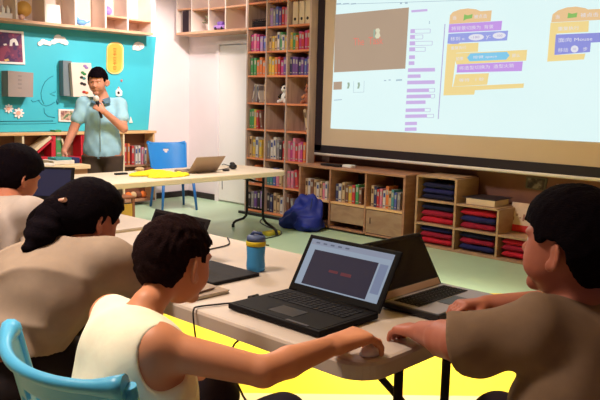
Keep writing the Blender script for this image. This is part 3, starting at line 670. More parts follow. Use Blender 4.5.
MB().prism([tuple(proj(x, y, Y=YB - .019) - c) for x, y in ((4, 59.6), (8, 58.6), (9.4, 60.6), (5.4, 61.6))], (0, -.002, 0)).build('rocket_shape', mat('poster_yellow', (.88, .72, .45), .6), t)
MB().prism([tuple(proj(x, y, Y=YB - .019) - c) for x, y in ((3, 44), (6, 43.4), (7, 45), (4, 45.6))], (0, -.002, 0)).build('planet_shape', wc, t)
# grey box on the board
gb = mat('grey_card_box', (.62, .56, .53), .7, .03)
c = proj(19.2, 83.5, Y=YB); t = thing('grey_wall_box', 'square grey box mounted on the teal board under the poster', 'box', c)
P0 = [proj(x, y, Y=YB - .16) - c for x, y in ((8, 70.6), (33.4, 72.8), (33, 97.2), (8.2, 96.6))]
MB().prism([(p.x, -.16, p.z) for p in P0], (0, .155, 0)).build('case', gb, t)
mb = MB()
for y in (76, 80, 84, 88): 
    p = proj(20, y, Y=YB - .162) - c; mb.box(p.x - .02, -.1625, p.z - .004, p.x + .02, -.160, p.z + .004)
mb.build('embossed_marks', mat('grey_mark', (.52, .46, .45), .7), t)
# white box with a sheet of drawings (open grey side)
c = proj(80, 79, Y=YB); t = thing('display_box', 'white box showing a sheet of drawings on the board behind the standing man', 'box', c)
P0 = [proj(x, y, Y=YB - .15) - c for x, y in ((71, 62.6), (91, 63), (94, 96.6), (73.4, 96.8))]
MB().prism([(p.x, -.15, p.z) for p in P0], (0, .145, 0)).build('case', mat('display_box_white', (.90, .84, .78), .7, .03), t)
P1 = [proj(x, y, Y=YB - .10) - c for x, y in ((63, 60.4), (71.6, 61), (73, 96.6), (63.6, 95.6))]
MB().prism([(p.x, -.10, p.z) for p in P1], (0, .09, 0)).build('side_flap', mat('flap_grey', (.45, .50, .52), .7, .04), t)
for n, (x, y, cl) in enumerate(((85, 66, 'lilac'), (86.5, 67.6, 'lilac'), (82.6, 72.6, 'green'), (84.4, 74, 'green'), (81.6, 77.4, 'black'), (84, 78.4, 'teal'), (81.8, 83.4, 'black'), (84.4, 84.4, 'black'), (84, 92, 'red'), (86.6, 92.8, 'orange'))):
    p = proj(x, y, Y=YB - .151) - c; o = MB().ball((p.x, -.152, p.z), (.025, .003, .016), 10, 6).build('drawing', mat('ink_' + cl, tuple(v * .85 for v in BC[cl]), .7), t)
framed('landscape_photo', 'small white framed photo on the teal board left of the standing man', 'photo', [(58, 109), (74, 109.4), (73.6, 121.8), (58.2, 121.4)], wc, patchmat('photo_patches', [(.55, .35, .35), (.72, .55, .48), (.82, .70, .60), (.40, .50, .34)], 16), .03)
o = MB().prism([tuple(proj(x, y, Y=YB - .003)) for x, y in ((129, 122.8), (130.4, 116.6), (132.4, 122.6))], (0, -.01, 0)).build('paper_tag', wc); tag(o, 'small white triangular paper tag low on the board right of the man', 'paper')

# ------------------------------------------------------------------ low bookcase under the board
lb = thing('low_bookcase', 'long low wooden bookcase under the teal board', 'bookcase', (3.5, 7.6, 0))
redm = mat('red_board', (.80, .16, .22), .5, .05); creamw = mat('cream_board', (.88, .80, .66), .6, .04)
x1 = 5.36 - 3.5; x0 = -1.0
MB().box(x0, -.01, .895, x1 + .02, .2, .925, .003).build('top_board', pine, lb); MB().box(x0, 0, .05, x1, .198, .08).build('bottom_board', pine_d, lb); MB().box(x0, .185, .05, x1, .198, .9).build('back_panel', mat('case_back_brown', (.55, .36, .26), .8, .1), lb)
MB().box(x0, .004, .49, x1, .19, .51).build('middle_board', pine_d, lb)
def lx(px, py=150): return proj(px, py, Y=7.6).x - 3.5
for px, m in ((23.5, creamw), (82, redm), (84.5, redm), (124, creamw), (154.5, pine)):
    X = lx(px) if px < 150 else x1 - .012; MB().box(X - .012, .002, .05, X + .012, .19, .895, .002).build('upright', m, lb)
# red triangular insert with a slanting cream board
A = lambda px, py: tuple(proj(px, py, Y=7.605) - Vector((3.5, 7.6, 0)))
def plank(a, b, w, m, name):
    a, b = Vector(A(*a)), Vector(A(*b)); d = (b - a).normalized(); n = Vector((-d.z, 0, d.x)) * w / 2
    MB().prism([tuple(a - n), tuple(b - n), tuple(b + n), tuple(a + n)], (0, .17, 0)).build(name, m, lb)
plank((32, 153), (51, 137), .035, creamw, 'slanted_board'); plank((34, 156), (52.5, 139.5), .02, redm, 'slanted_board'); plank((53.6, 135), (53.6, 158), .05, redm, 'red_upright'); plank((34, 158.5), (82, 158), .03, redm, 'red_shelf'); plank((53, 135), (84, 134.4), .02, redm, 'red_shelf')
plank((62, 139), (67, 155), .02, creamw, 'slanted_board')
for px, w, h, cl, lab in ((59, .07, .33, 'green', 'tall green book between the red boards of the low bookcase'),):
    o = book(w, .30, .12, cl); o.rotation_euler = (0, 0, PI / 2); p = proj(px, 157, Y=7.63); o.location = (p.x, 7.63, .60); o.location.z = proj(px, 156.6, Y=7.63).z; tag(o, lab, 'book')
for i, (px, w, h, cl) in enumerate(((133, .05, .20, 'red'), (136.5, .04, .19, 'white'), (139.5, .04, .20, 'white'), (142.6, .04, .18, 'pink'), (145.6, .04, .17, 'white'))):
    o = book(w * .8, h + .03, .12, cl); o.rotation_euler = (0, 0, PI / 2); p = proj(px, 150, Y=7.63); o.location = (p.x, 7.63, .512)
    tag(o, '%s book, %s from left, upper right compartment of low bookcase behind chair' % (cl, ORD[i]), 'book', 'books in the low bookcase')
for i, (px, cl) in enumerate(((125.9, 'red'), (129.2, 'orange'))):
    o = book(.03, .26, .12, cl); o.rotation_euler = (0, 0, PI / 2); p = proj(px, 150, Y=7.62); o.location = (p.x, 7.63, .512); tag(o, '%s book right beside the standing man in the low bookcase' % cl, 'book', 'books in the low bookcase')
for i, (px, cl, h) in enumerate(((129, 'orange', .1), (134, 'beige', .12), (139, 'brown', .13), (144, 'orange', .1))):
    p = proj(px, 168, Y=7.66); o = MB().ball((0, 0, .043), (.043, .043, .043), 14, 9).build('plush_ball', mat('plushball_' + cl, BC[cl], .95, .2, 25, .3)); o.location = (p.x, 7.68, .082 + .0); tag(o, '%s soft toy ball, %s from left, low in the bookcase behind the blue chair' % (cl, ORD[i]), 'toy', 'soft toys in the low bookcase'); o.location.z = .082
    
# ------------------------------------------------------------------ low cabinet with three columns under the screen (left part)
LY = [5.40, 4.963, 4.488, 4.018]
ca = thing('low_cabinet', 'three column low wooden cabinet with book row and cupboard doors, beside tall bookcase', 'cabinet', (5.93, 4.71, 0)); O = (5.93, 4.71, 0)
X0, X1 = 5.70, 6.17
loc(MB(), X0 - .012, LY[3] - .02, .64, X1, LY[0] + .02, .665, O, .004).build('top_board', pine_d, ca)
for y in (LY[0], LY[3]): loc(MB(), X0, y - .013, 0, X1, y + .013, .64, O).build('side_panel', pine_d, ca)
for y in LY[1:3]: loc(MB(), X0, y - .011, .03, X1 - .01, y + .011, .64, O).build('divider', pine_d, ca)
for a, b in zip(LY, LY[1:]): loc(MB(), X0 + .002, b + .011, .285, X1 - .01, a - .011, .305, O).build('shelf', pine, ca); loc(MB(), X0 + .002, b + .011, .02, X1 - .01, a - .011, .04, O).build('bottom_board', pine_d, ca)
loc(MB(), X1 - .01, LY[3] + .01, .02, X1, LY[0] - .01, .64, O).build('back_panel', mat('cabinet_back', (.36, .23, .22), .8, .08), ca)
doorm = wood('cabinet_door', (.60, .47, .37), (.68, .56, .44), 3, (1, 2, 5))
for i, (a, b) in enumerate(zip(LY[1:], LY[2:])):
    if i == 0:
        d = loc(MB(), X0 + .005, b + .016, .10, X0 + .02, a - .016, .277, O).build('door', doorm, ca)
    else:
        d = loc(MB(), X0 + .005, b + .016, .044, X0 + .02, a - .016, .277, O).build('door', doorm, ca)
        h = MB().box(-.004, -.006, -.03, .001, .006, .03, .002).build('handle', mat('handle_brown', (.35, .22, .18), .5), d); h.location = (X0 + .004 - O[0], a - .07 - O[1], .17)
    
cabbooks = ['beige white brown beige white beige pink white', 'dark_blue white beige brown yellow red green brown', 'beige dark_blue red pink white orange beige teal blue grey']
for c_ in range(3):
    cl = [q.replace('_', ' ') for q in cabbooks[c_].split()]
    fill(X0 + .02, LY[c_], LY[c_ + 1], .305, .27, cl, '%s section of three column low cabinet' % COLN[c_], 'books in the three column low cabinet', full=.80, lean_last=False, start=.02)
o = MB().box(-.05, -.13, 0, .05, .13, .022, .005).build('remote_tray', blackp); o.location = (5.80, 5.02, .666); tag(o, 'flat black device lying on top of the three column low cabinet', 'device')
o = MB().box(-.04, -.06, 0, .04, .06, .028, .005).build('white_receiver', white); o.location = (5.83, 4.82, .666); tag(o, 'small white box lying on top of the three column low cabinet', 'device')

# ------------------------------------------------------------------ stepped low cabinet with folded clothes (right part)
RY = [3.905, 3.482, 3.047, 2.62, 2.2]; RZ = [.01, .215, .44, .668]; X0, X1 = 5.75, 6.14
cb = thing('stepped_shelf', 'stepped cube shelf of pale wood holding folded red and blue clothes', 'shelf', (5.95, 3.2, 0)); O = (5.95, 3.2, 0)
edge = wood('pale_edge', (.66, .52, .40), (.74, .60, .46), 3, (1, 2, 5))
tops = [3, 2, 1, 1]
for i in range(5):
    h = RZ[max(tops[i - 1] if i else 0, tops[i] if i < 4 else 0)]
    loc(MB(), X0, RY[i] - .011, 0, X1, RY[i] + .011, h, O, .002).build('upright', edge, cb)
for i in range(4):
    for k in range(tops[i] + 1): loc(MB(), X0 + .001, RY[i + 1] + .011, RZ[k] - .01 + (.01 if k == 0 else 0), X1, RY[i] - .011, RZ[k] + .01, O, .002).build('shelf', edge, cb)
    loc(MB(), X1 - .008, RY[i + 1] + .011, .02, X1, RY[i] - .011, RZ[tops[i]] - .01, O).build('back_panel', _M['cabinet_back'], cb)
loc(MB(), X0 - .012, RY[4], 0, X0 - .001, RY[0], .012, O).build('plinth', edge, cb)
def garment(name, cl, w, d, h, label, p, seed):
    rnd = random.Random(seed); mb = MB(); bm = mb.bm
    nx_, ny = 12, 16
    lay = 1
    for L in range(lay):
        z0 = h * L / lay; hh = h / lay * .96
        def pt(u, v, side): 
            x = (u - .5) * d; y = (v - .5) * w; e = max(0, 1 - (2 * u - 1) ** 8) ** .5 * max(0, 1 - (2 * v - 1) ** 8) ** .5
            wv = .004 * math.sin(9 * u + seed + L) * math.cos(7 * v + seed)
            return Vector((x + .004 * math.sin(11 * v + seed), y + .004 * math.sin(8 * u + L), max(0, z0 + hh * .5 + (hh * .5 * e + wv * e) * side)))
        top = [[bm.verts.new(pt(i / nx_, j / ny, 1)) for j in range(ny + 1)] for i in range(nx_ + 1)]; bot = [[bm.verts.new(pt(i / nx_, j / ny, -1)) for j in range(ny + 1)] for i in range(nx_ + 1)]
        for i in range(nx_):
            for j in range(ny):
                bm.faces.new((top[i][j], top[i + 1][j], top[i + 1][j + 1], top[i][j + 1])); bm.faces.new((bot[i][j + 1], bot[i + 1][j + 1], bot[i + 1][j], bot[i][j]))
        bmesh.ops.remove_doubles(bm, verts=bm.verts, dist=.0005)
    o = mb.build(name, mat('cloth_' + cl.replace(' ', '_'), {'red': (.74, .10, .18), 'dark blue': (.13, .13, .34), 'crimson': (.58, .07, .18), 'navy': (.09, .09, .22)}[cl], .9, .15, 20, .2), None, True)
    o.location = p; tag(o, label, 'clothes', 'folded clothes in the stepped shelf'); return o
CN = ['first', 'second', 'third', 'fourth']; RN = ['bottom row', 'middle row', 'top row']
cl_plan = {(0, 2): ['navy', 'dark blue', 'navy'], (0, 1): ['red', 'crimson', 'navy'], (0, 0): ['red', 'crimson', 'dark blue'], (1, 1): ['crimson', 'dark blue', 'red'], (1, 0): ['dark blue', 'crimson', 'navy'], (2, 0): ['red', 'crimson', 'red'], (3, 0): ['crimson', 'dark blue']}
for (c_, r_), cs in cl_plan.items():
    H_ = (RZ[r_ + 1] - RZ[r_] - .03); h = H_ / (len(cs) + .2) * (1.0 if (c_, r_) != (0, 2) else .85); z = RZ[r_] + (.0105 if r_ else .0205)
    for k, cc in enumerate(cs):
        pos = 'lowest' if k == 0 else ('topmost' if k == len(cs) - 1 else ORD[k] + ' from below'); rw = RN[r_]
        garment('folded_garment', cc, .36, .30, h, '%s folded garment, %s in pile, %s, %s column of stepped shelf' % (cc, pos, rw, CN[c_]), (5.93, (RY[c_] + RY[c_ + 1]) / 2, z), k * 7 + c_ * 3 + r_); z += h + .001
t = thing('white_box', 'white flat box with dark lid lying on the second step of the stepped shelf', 'box', (5.93, 3.27, RZ[2] + .011))
MB().box(-.13, -.16, 0, .13, .13, .055, .003).build('carton', mat('carton_white', (.86, .78, .66), .7, .03), t); MB().box(-.13, -.16, .056, .2, .17, .062, .002).build('lid', mat('dark_lid', (.22, .17, .19), .6), t)
t = thing('picture_book', 'white and red picture book standing upright on the third step of stepped shelf', 'book', (6.0, 2.93, RZ[1] + .016), 0)
MB().box(0, -.14, 0, .025, .14, .26, .002, Matrix.Rotation(.18, 4, 'Y')).build('cover', mat('picture_cover', (.86, .76, .68), .6, .12, 14), t)
MB().box(-.002, -.14, .0, -.0005, .14, .06, 0, Matrix.Rotation(.18, 4, 'Y')).build('red_band', mat('band_red', (.80, .18, .18), .6, .1), t)
mb = MB()
for i in range(7):
    y = -.1 + .033 * i; mb.box(-.0015, y, .1 + .02 * (i % 3), -.0003, y + .018, .13 + .03 * (i % 2), 0, Matrix.Rotation(.18, 4, 'Y'))
mb.build('cover_drawing', mat('cover_ink', (.62, .45, .40), .7, .2), t)
def wall_pic(name, label, px, fm, im, bw=.015):
    c = proj(sum(p[0] for p in px) / 4, sum(p[1] for p in px) / 4, X=6.178); t = thing(name, label, 'picture', c)
    pp = [proj(x, y, X=6.178) - c for x, y in px]; MB().prism([tuple(p) for p in pp], (-.012, 0, 0)).build('frame', fm, t); q = [p * .82 for p in pp]
    MB().prism([(-.0125, p.y, p.z) for p in q], (-.002, 0, 0)).build('picture', im, t)
wall_pic('wall_photo', 'small dark framed picture on the brown wall below the screen', [(527, 176.5), (548, 178.5), (545.5, 191), (526, 188)], mat('frame_olive', (.40, .38, .32), .6), patchmat('photo_dark', [(.22, .18, .20), (.30, .24, .24), (.42, .36, .33), (.55, .50, .46)], 12))
wall_pic('wall_photo', 'pale picture with dark figure on the brown wall behind the right student', [(557, 184), (580, 186), (577, 201), (556, 198)], mat('frame_pale', (.66, .52, .46), .6), patchmat('photo_pale', [(.20, .14, .16), (.60, .46, .40), (.70, .58, .50), (.72, .62, .55)], 10))
# blue bag slumped in front of the first cabinet column
o3 = (5.53, 5.17, 0); F = Field((5.33, 4.88, -.01), (5.72, 5.46, .44), .009)
F.add([E_((5.53, 5.17, .11), (.15, .24, .14)), E_((5.58, 5.15, .22), (.085, .20, .15)), E_((5.50, 5.30, .06), (.15, .13, .07)), E_((5.5, 5.05, .06), (.15, .13, .07))], k=.05)
F.warp(lambda X, Y, Z: .010 * np.sin(34 * Y + 16 * Z + 5 * np.sin(14 * X)) + .006 * np.sin(50 * Z - 30 * Y)); F.cut(lambda X, Y, Z: .002 - Z + 0 * X + 0 * Y)
t = thing('blue_bag', 'crumpled dark blue fabric bag on the floor against the low cabinet', 'bag', o3); F.mesh('sack', mat('bag_blue', (.05, .13, .50), .6, .12, 14, .2), t, o3)
MB().tube([(.02, -.05, .30), (.0, -.12, .33), (-.05, -.14, .22), (-.1, -.12, .12)], .007, 8).build('drawstring', mat('bag_string', (.10, .14, .34), .7), t)
# ------------------------------------------------------------------ folding tables
tabm = mat('table_plastic', (.77, .71, .67), .5, .03, 8)
def round_rect(x0, y0, x1, y1, r, n=8):
    P = []
    for cx, cy, a0 in ((x1 - r, y1 - r, 0), (x0 + r, y1 - r, PI / 2), (x0 + r, y0 + r, PI), (x1 - r, y0 + r, 1.5 * PI)):
        for k in range(n + 1): a = a0 + PI / 2 * k / n; P.append((cx + r * math.cos(a), cy + r * math.sin(a)))
    return P
def folding_table(label, x, y, L, W, H, rz, legs_at, group, tm, drop=.14):
    """long side along local X; legs_at: distance of each leg frame from the middle"""
    t = thing('folding_table', label, 'table', (x, y, 0), rz, group); hx, hy = L / 2, W / 2
    mb = MB(); bm = mb.bm; rows = []
    for inset, z in ((.012, H - .052), (.0, H - .046), (0, H - .010), (.004, H - .003), (.012, H)):
        rows.append([bm.verts.new((a, b, z)) for a, b in round_rect(-hx + inset, -hy + inset, hx - inset, hy - inset, .085)])
    for A, B in zip(rows, rows[1:]):
        for k in range(len(A)): bm.faces.new((A[k], A[(k + 1) % len(A)], B[(k + 1) % len(A)], B[k]))
    bm.faces.new(rows[0][::-1]); bm.faces.new(rows[-1])
    o = mb.build('tabletop', tm, t)
    for q in legs_at:
        s = 1 if q > 0 else -1
        mb = MB(); a = .12; b = W / 2 - .06; r = .0135
        for e in (1, -1):
            mb.tube([(q, a * e, H - .06), (q, a * e, .30), (q, a * e, .20), (q, (a + .01) * e, .15), (q, (a + .05) * e, .115), (q, (b - .05) * e, .075), (q, (b - .01) * e, .05), (q, b * e, 0.012)], r, 10)
        mb.build('leg_frame', black_metal, t)
        MB().tube([(q, -a, .24), (q, a, .24)], .009, 8).build('crossbar', black_metal, t); MB().tube([(q, -a, H - drop), (q, a, H - drop)], .009, 8).build('crossbar', black_metal, t)
        for e in (1, -1): MB().lathe([(.017, 0), (.017, .03), (.013, .034)], (q, b * e, 0), 12).build('rubber_foot', blackp, t)
        MB().tube([(q, 0, H - drop), (q - s * .08, 0, H - drop * .82), (q - s * .38, 0, H - .062)], .011, 8).tube([(q - .0, -a, H - drop), (q - s * .05, -.02, H - drop * .95), (q - s * .08, 0, H - drop * .82)], .009, 8).build('brace', black_metal, t)
        MB().tube([(q - s * .40, -.09, H - .058), (q - s * .40, -.05, H - .085), (q - s * .40, .05, H - .085), (q - s * .40, .09, H - .058)], .007, 8).build('locking_loop', black_metal, t)
    return t
folding_table("cream folding table in front of the standing man, with yellow cloth and silver laptop", 4.07, 5.38, 2.06, .78, .66, 0, (.95, -.80), 'folding tables', mat('table_cream', (.92, .86, .77), .5, .03, 8))
folding_table('white folding table under the two open laptops and the blue bottle', 1.68, 1.89, 1.80, .80, .74, PI / 2, (.72, -.80), 'folding tables', tabm, .30)
folding_table('white folding table further left, where the two far students lean', 1.68, 3.76, 1.80, .80, .74, PI / 2, (.74, -.74), 'folding tables', tabm)

# ------------------------------------------------------------------ laptops
keym = mat('key_black', (.07, .06, .08), .7, .05, 30, spec=.2); padm = mat('touchpad', (.09, .08, .10), .35, .03)
def laptop(name, label, hinge, uy, w, d, lid, lean, body, inner, scrm, keys=keym, deck=None, bar=None):
    """hinge centre on the table; uy = direction from the hinge to the user; lean = horizontal run of the lid"""
    rz = math.atan2(uy[1], uy[0]); t = thing(name, label, 'laptop', hinge, rz)
    MB().box(0, -w / 2, .002, d, w / 2, .020, .004).build('base', body, t)
    MB().box(.012, -w / 2 + .01, .0195, d - .008, w / 2 - .01, .0212, .001).build('palm_rest', deck or inner, t)
    mb = MB(); nk, nr = 15, 5
    for r in range(nr):
        for c in range(nk):
            x = .028 + r * .0185; y0 = -w / 2 + .03 + c * (w - .06) / nk
            if r == nr - 1 and 4 <= c <= 8:
                if c == 4: mb.box(x, y0, .0212, x + .0155, y0 + 5 * (w - .06) / nk - .003, .0232, .0006)
                continue
            mb.box(x, y0, .0212, x + .0155, y0 + (w - .06) / nk - .003, .0232, .0006)
    mb.build('keyboard', keys, t)
    MB().box(d * .60, -.05, .0212, d * .60 + min(.065, d * .3), .05, .0222, .001).build('touchpad', padm, t)
    a = math.atan2(lean, math.sqrt(max(lid * lid - lean * lean, 1e-6)))
    L = empty('lid_frame'); 
    m = Matrix.Translation((.0, 0, .018)) @ Matrix.Rotation(-a, 4, 'Y')
    bpy.data.objects.remove(L)
    o = MB().box(-.008, -w / 2, 0, 0, w / 2, lid, .003, m).build('lid', body, t)
    MB().box(0, -w / 2 + .004, .004, .0016, w / 2 - .004, lid - .004, .0006, m).build('screen_bezel', inner, t)
    s = MB().box(.0016, -w / 2 + .018, .024, .0024, w / 2 - .018, lid - .014, 0, m).build('screen', scrm, t)
    MB().tube([(-.002, -w / 2 + .04, .016), (-.002, w / 2 - .04, .016)], .008, 8).build('hinge', bar or inner, t)
    return t, m
# open black laptop in front of the boy, its screen lit
t, m = laptop('laptop', 'black open laptop with lit screen in front of the boy in the tank top', (1.60, 1.375, .741), (-1, 0), .36, .250, .192, .100, mat('laptop_black', (.06, .045, .06), .6, .1, 20, spec=.15), mat('bezel_black', (.05, .04, .05), .7, .05, spec=.15), emi('laptop_screen', (.68, .75, .84), .6))
w_, l_ = .36, .192
def on_lid(y0, z0, y1, z1, off, mm, name, par): return MB().box(.0024 + off, y0, z0, .0028 + off, y1, z1, 0, m).build(name, mm, par)
on_lid(-w_ / 2 + .02, l_ - .032, w_ / 2 - .02, l_ - .015, .0, emi('window_bar', (.66, .70, .80), .55), 'toolbar', t)
on_lid(-.135, .028, .118, l_ - .048, .0, emi('dark_stage', (.13, .12, .25), .55), 'stage_window', t)
on_lid(-.048, .082, -.012, .090, .0006, emi('dim_red', (.45, .16, .22), .6), 'red_lettering', t); on_lid(.0, .080, .040, .090, .0006, emi('dim_red', (.45, .16, .22), .6), 'red_lettering', t)
for k in range(5): on_lid(-.14 + .03 * k, l_ - .027, -.125 + .03 * k, l_ - .022, .0006, emi('bar_marks', (.45, .50, .60), .5), 'toolbar_mark', t)
on_lid(.125, .05, .155, l_ - .05, .0003, emi('side_list', (.56, .62, .76), .55), 'side_list', t)
mb = MB().box(.235, .05, .0213, .245, .13, .0218); mb.build('brand_lettering', mat('engraving', (.24, .22, .25), .5), t)
# second laptop, dark screen, turned to the student on the right
silver = mat('silver', (.72, .68, .66), .35, .03, metal=.5)
t2, m2 = laptop('laptop', 'open laptop with dark screen and silver palm rest beside the right student', (1.87, 1.268, .741), (0, -1), .335, .205, .185, .095, blackp, mat('bezel_dark', (.10, .085, .11), .4, .05), mat('dark_screen', (.07, .055, .08), .12, .02), keym, mat('palm_silver', (.60, .56, .58), .35, .04, metal=.3), mat('hinge_bar', (.75, .62, .54), .4, .03, metal=.4))
MB().box(.0, -.155, .0, .004, .155, .022, .001, m2).build('hinge_cover', mat('hinge_cover', (.78, .66, .58), .5, .03), t2)
# laptop behind the boy's head and the laptop of the far row
laptop('laptop', 'black laptop whose lid edge shows behind the head of the boy', (1.61, 2.21, .741), (-1, 0), .34, .24, .165, .07, blackp, _M['bezel_dark'], _M['dark_screen'])
laptop('laptop', 'dark laptop with dim bluish screen at the far end of the student tables', (1.95, 3.80, .741), (-.75, -.65), .29, .22, .19, .05, blackp, _M['bezel_dark'], emi('dim_blue_screen', (.20, .20, .34), .5))
# silver laptop of the presenter, its back towards us
sm = mat('laptop_grey', (.66, .57, .50), .45, .03, metal=.2)
laptop('laptop', 'silver laptop on the cream table with its lid back towards the students', (4.25, 5.27, .661), (.0, 1), .34, .21, .185, .12, sm, sm, _M['dark_screen'])

# ------------------------------------------------------------------ small things on the student tables
t = thing('water_bottle', 'blue translucent bottle with yellow collar standing on the white table', 'bottle', (1.74, 1.855, .741))
bg = bpy.data.materials.new('blue_bottle'); bg.use_nodes = True; b_ = bg.node_tree.nodes['Principled BSDF']; b_.inputs['Base Color'].default_value = lin((.30, .62, .86)) + (1,); b_.inputs['Roughness'].default_value = .15; b_.inputs['Transmission Weight'].default_value = .2; b_.inputs['IOR'].default_value = 1.2
nz = bg.node_tree.nodes.new('ShaderNodeTexNoise'); nz.inputs['Scale'].default_value = 12; bb = bg.node_tree.nodes.new('ShaderNodeBump'); bb.inputs['Strength'].default_value = .1; bg.node_tree.links.new(nz.outputs[0], bb.inputs['Height']); bg.node_tree.links.new(bb.outputs[0], b_.inputs['Normal'])
MB().lathe([(.026, 0), (.033, .004), (.034, .02), (.032, .05), (.034, .085), (.033, .092)], n=28).build('body', bg, t)
MB().lathe([(.0345, .092), (.036, .094), (.036, .107), (.034, .109)], n=28).build('collar', mat('collar_yellow', (.80, .70, .12), .5, .04), t)
MB().lathe([(.034, .109), (.034, .122), (.030, .128), (.012, .131)], n=28).build('lid', mat('lid_slate', (.30, .36, .52), .5, .05), t)
MB().tube([(-.012, .012, .128), (-.006, .006, .14), (.012, -.012, .136), (.016, -.016, .126)], .006, 8).build('spout', mat('lid_slate2', (.22, .28, .46), .5), t)
MB().tube([(.004, .010, .128), (0, 0, .02)], .003, 8).build('straw', mat('straw_dark', (.08, .14, .30), .5), t)
o = MB().box(0, 0, 0, .21, .26, .012, .004).build('laptop_sleeve', mat('sleeve_black', (.09, .07, .09), .8, .1, 30, .1)); o.location = (1.485, 1.785, .741); tag(o, 'flat black laptop sleeve lying between the boy and the blue bottle', 'case')
t = thing('notebook', 'thin grey brown notebook on the table edge before the boy\'s face', 'notebook', (1.31, 1.685, .741))
MB().box(0, 0, 0, .16, .20, .002).box(0, 0, .009, .16, .20, .011).build('cover', mat('notebook_cover', (.60, .52, .46), .7, .05), t); MB().box(.002, .002, .002, .157, .198, .009).build('pages', pages, t)
o = MB().lathe([(.0035, 0), (.0035, .13), (.0004, .145)], n=8).build('pencil', mat('pencil_brown', (.40, .28, .22), .5)); o.rotation_euler = (0, PI / 2, .15); o.location = (1.30, 1.70, .7562); tag(o, 'brown pencil lying on the grey brown notebook', 'pencil')
cabm = mat('cable_black', (.10, .08, .09), .5, .05)
t = thing('power_cable', 'black power cable of the boy\'s laptop looping over the table edge', 'cable', (1.45, 1.6, .744)); o_ = Vector((1.45, 1.6, .744))
def smooth_path(P, n=6):
    P = [Vector(p) for p in P]; out = []
    for i in range(len(P) - 1):
        p0 = P[max(i - 1, 0)]; p1 = P[i]; p2 = P[i + 1]; p3 = P[min(i + 2, len(P) - 1)]
        for k in range(n):
            u = k / n; out.append(.5 * ((2 * p1) + (-p0 + p2) * u + (2 * p0 - 5 * p1 + 4 * p2 - p3) * u * u + (-p0 + 3 * p1 - 3 * p2 + p3) * u ** 3))
    out.append(P[-1]); return out
pth = smooth_path([(1.575, 1.56, .746), (1.55, 1.585, .745), (1.50, 1.58, .745), (1.43, 1.575, .745), (1.36, 1.60, .745), (1.30, 1.62, .745), (1.272, 1.615, .742), (1.262, 1.60, .70), (1.27, 1.59, .62), (1.29, 1.585, .55)])
MB().tube([tuple(p - o_) for p in pth], .0028, 8).build('cord', cabm, t)
q = Vector((1.475, 1.58, .749)) - o_; MB().tube([tuple(q + Vector((-.018, .0, 0))), tuple(q + Vector((.018, .0, 0)))], .0075, 10).build('ferrite_bead', cabm, t)
t = thing('hanging_cable', 'black cable hanging below the table front edge, right of the looping one', 'cable', (1.285, 1.45, .68)); o_ = Vector((1.285, 1.45, .68))
MB().tube([tuple(p - o_) for p in smooth_path([(1.32, 1.46, .684), (1.285, 1.455, .67), (1.275, 1.45, .62), (1.285, 1.43, .56), (1.31, 1.40, .50), (1.40, 1.33, .40), (1.5, 1.2, .25), (1.55, 1.1, .02)])], .003, 8).build('cord', cabm, t)
t = thing('far_cable', 'thin black cable lying on the white table behind the boy\'s head', 'cable', (1.9, 2.4, .744)); o_ = Vector((1.9, 2.4, .744))
MB().tube([tuple(p - o_) for p in smooth_path([(1.66, 2.07, .745), (1.80, 2.22, .744), (1.96, 2.26, .744), (2.06, 2.38, .744)])], .003, 8).build('cord', cabm, t)
t = thing('computer_mouse', 'small white mouse under the hand of the boy', 'mouse', (1.345, 1.045, .741), .1)
F = Field((1.345 - .06, 1.045 - .04, .735), (1.345 + .06, 1.045 + .04, .79), .0025); F.add([E_((1.362, 1.036, .741), (.036, .023, .024))]); F.cut(lambda X, Y, Z: .7415 - Z + 0 * X + 0 * Y); F.mesh('shell', white, t, (1.345, 1.045, .741))
t = thing('computer_mouse', 'white mouse held by the right student beside his laptop', 'mouse', (1.845, 1.0, .763))

# ------------------------------------------------------------------ things on and around the presenter's table
F = Field((3.25, 4.98, .655), (4.25, 5.55, .74), .008)
F.add([E_((3.78, 5.17, .665), (.20, .11, .022)), E_((3.92, 5.22, .665), (.13, .10, .018)), E_((3.68, 5.34, .668), (.17, .08, .030)), E_((3.75, 5.30, .67), (.12, .10, .034))], k=.03)
F.warp(lambda X, Y, Z: .007 * np.sin(46 * X + 22 * Y + 3 * np.sin(20 * Y)) * np.sin(38 * Y - 17 * X + 40 * Z)); F.cut(lambda X, Y, Z: .662 - Z + 0 * X + 0 * Y)
t = thing('yellow_cloth', 'crumpled bright yellow cloth spread on the cream table', 'cloth', (3.7, 5.25, .661)); F.mesh('fabric', mat('cloth_yellow', (.98, .90, .14), .7, .12, 14, .2), t, (3.7, 5.25, .661))
p = proj(121, 173.5, Z=.67); o = MB().box(-.06, -.02, 0, .06, .02, .015, .004).build('remote_control', blackp); o.location = (p.x, p.y, .661); tag(o, 'small black remote control on the cream table left of yellow cloth', 'remote')
for q, (px, py, cl) in enumerate(((141, 169.5, 'beige'), (150, 170, 'brown'))):
    p = proj(px, py, Z=.68); o = MB().ball((0, 0, .02), (.05, .04, .02), 12, 8).build('crumpled_paper', mat('crumple_' + cl, BC[cl], .8, .2, 20, .3)); o.location = (p.x, p.y + .02, .662); tag(o, ('beige' if q == 0 else 'brown') + ' crumpled paper on the cream table behind the yellow cloth', 'paper')
t = thing('computer_mouse', 'black mouse standing beside silver laptop on the cream table', 'mouse', (4.70, 5.36, .661)); MB().ball((0, 0, .028), (.036, .045, .028), 16, 10).build('shell', blackp, t); MB().ball((0, .01, .055), (.025, .03, .016), 12, 8).build('button', blackp, t)
p = proj(226, 170.6, Z=.665); o = MB().box(-.03, -.02, 0, .03, .02, .018, .005).build('adapter', blackp); o.location = (p.x, p.y, .661); tag(o, 'small black adapter between silver laptop and black mouse', 'adapter')
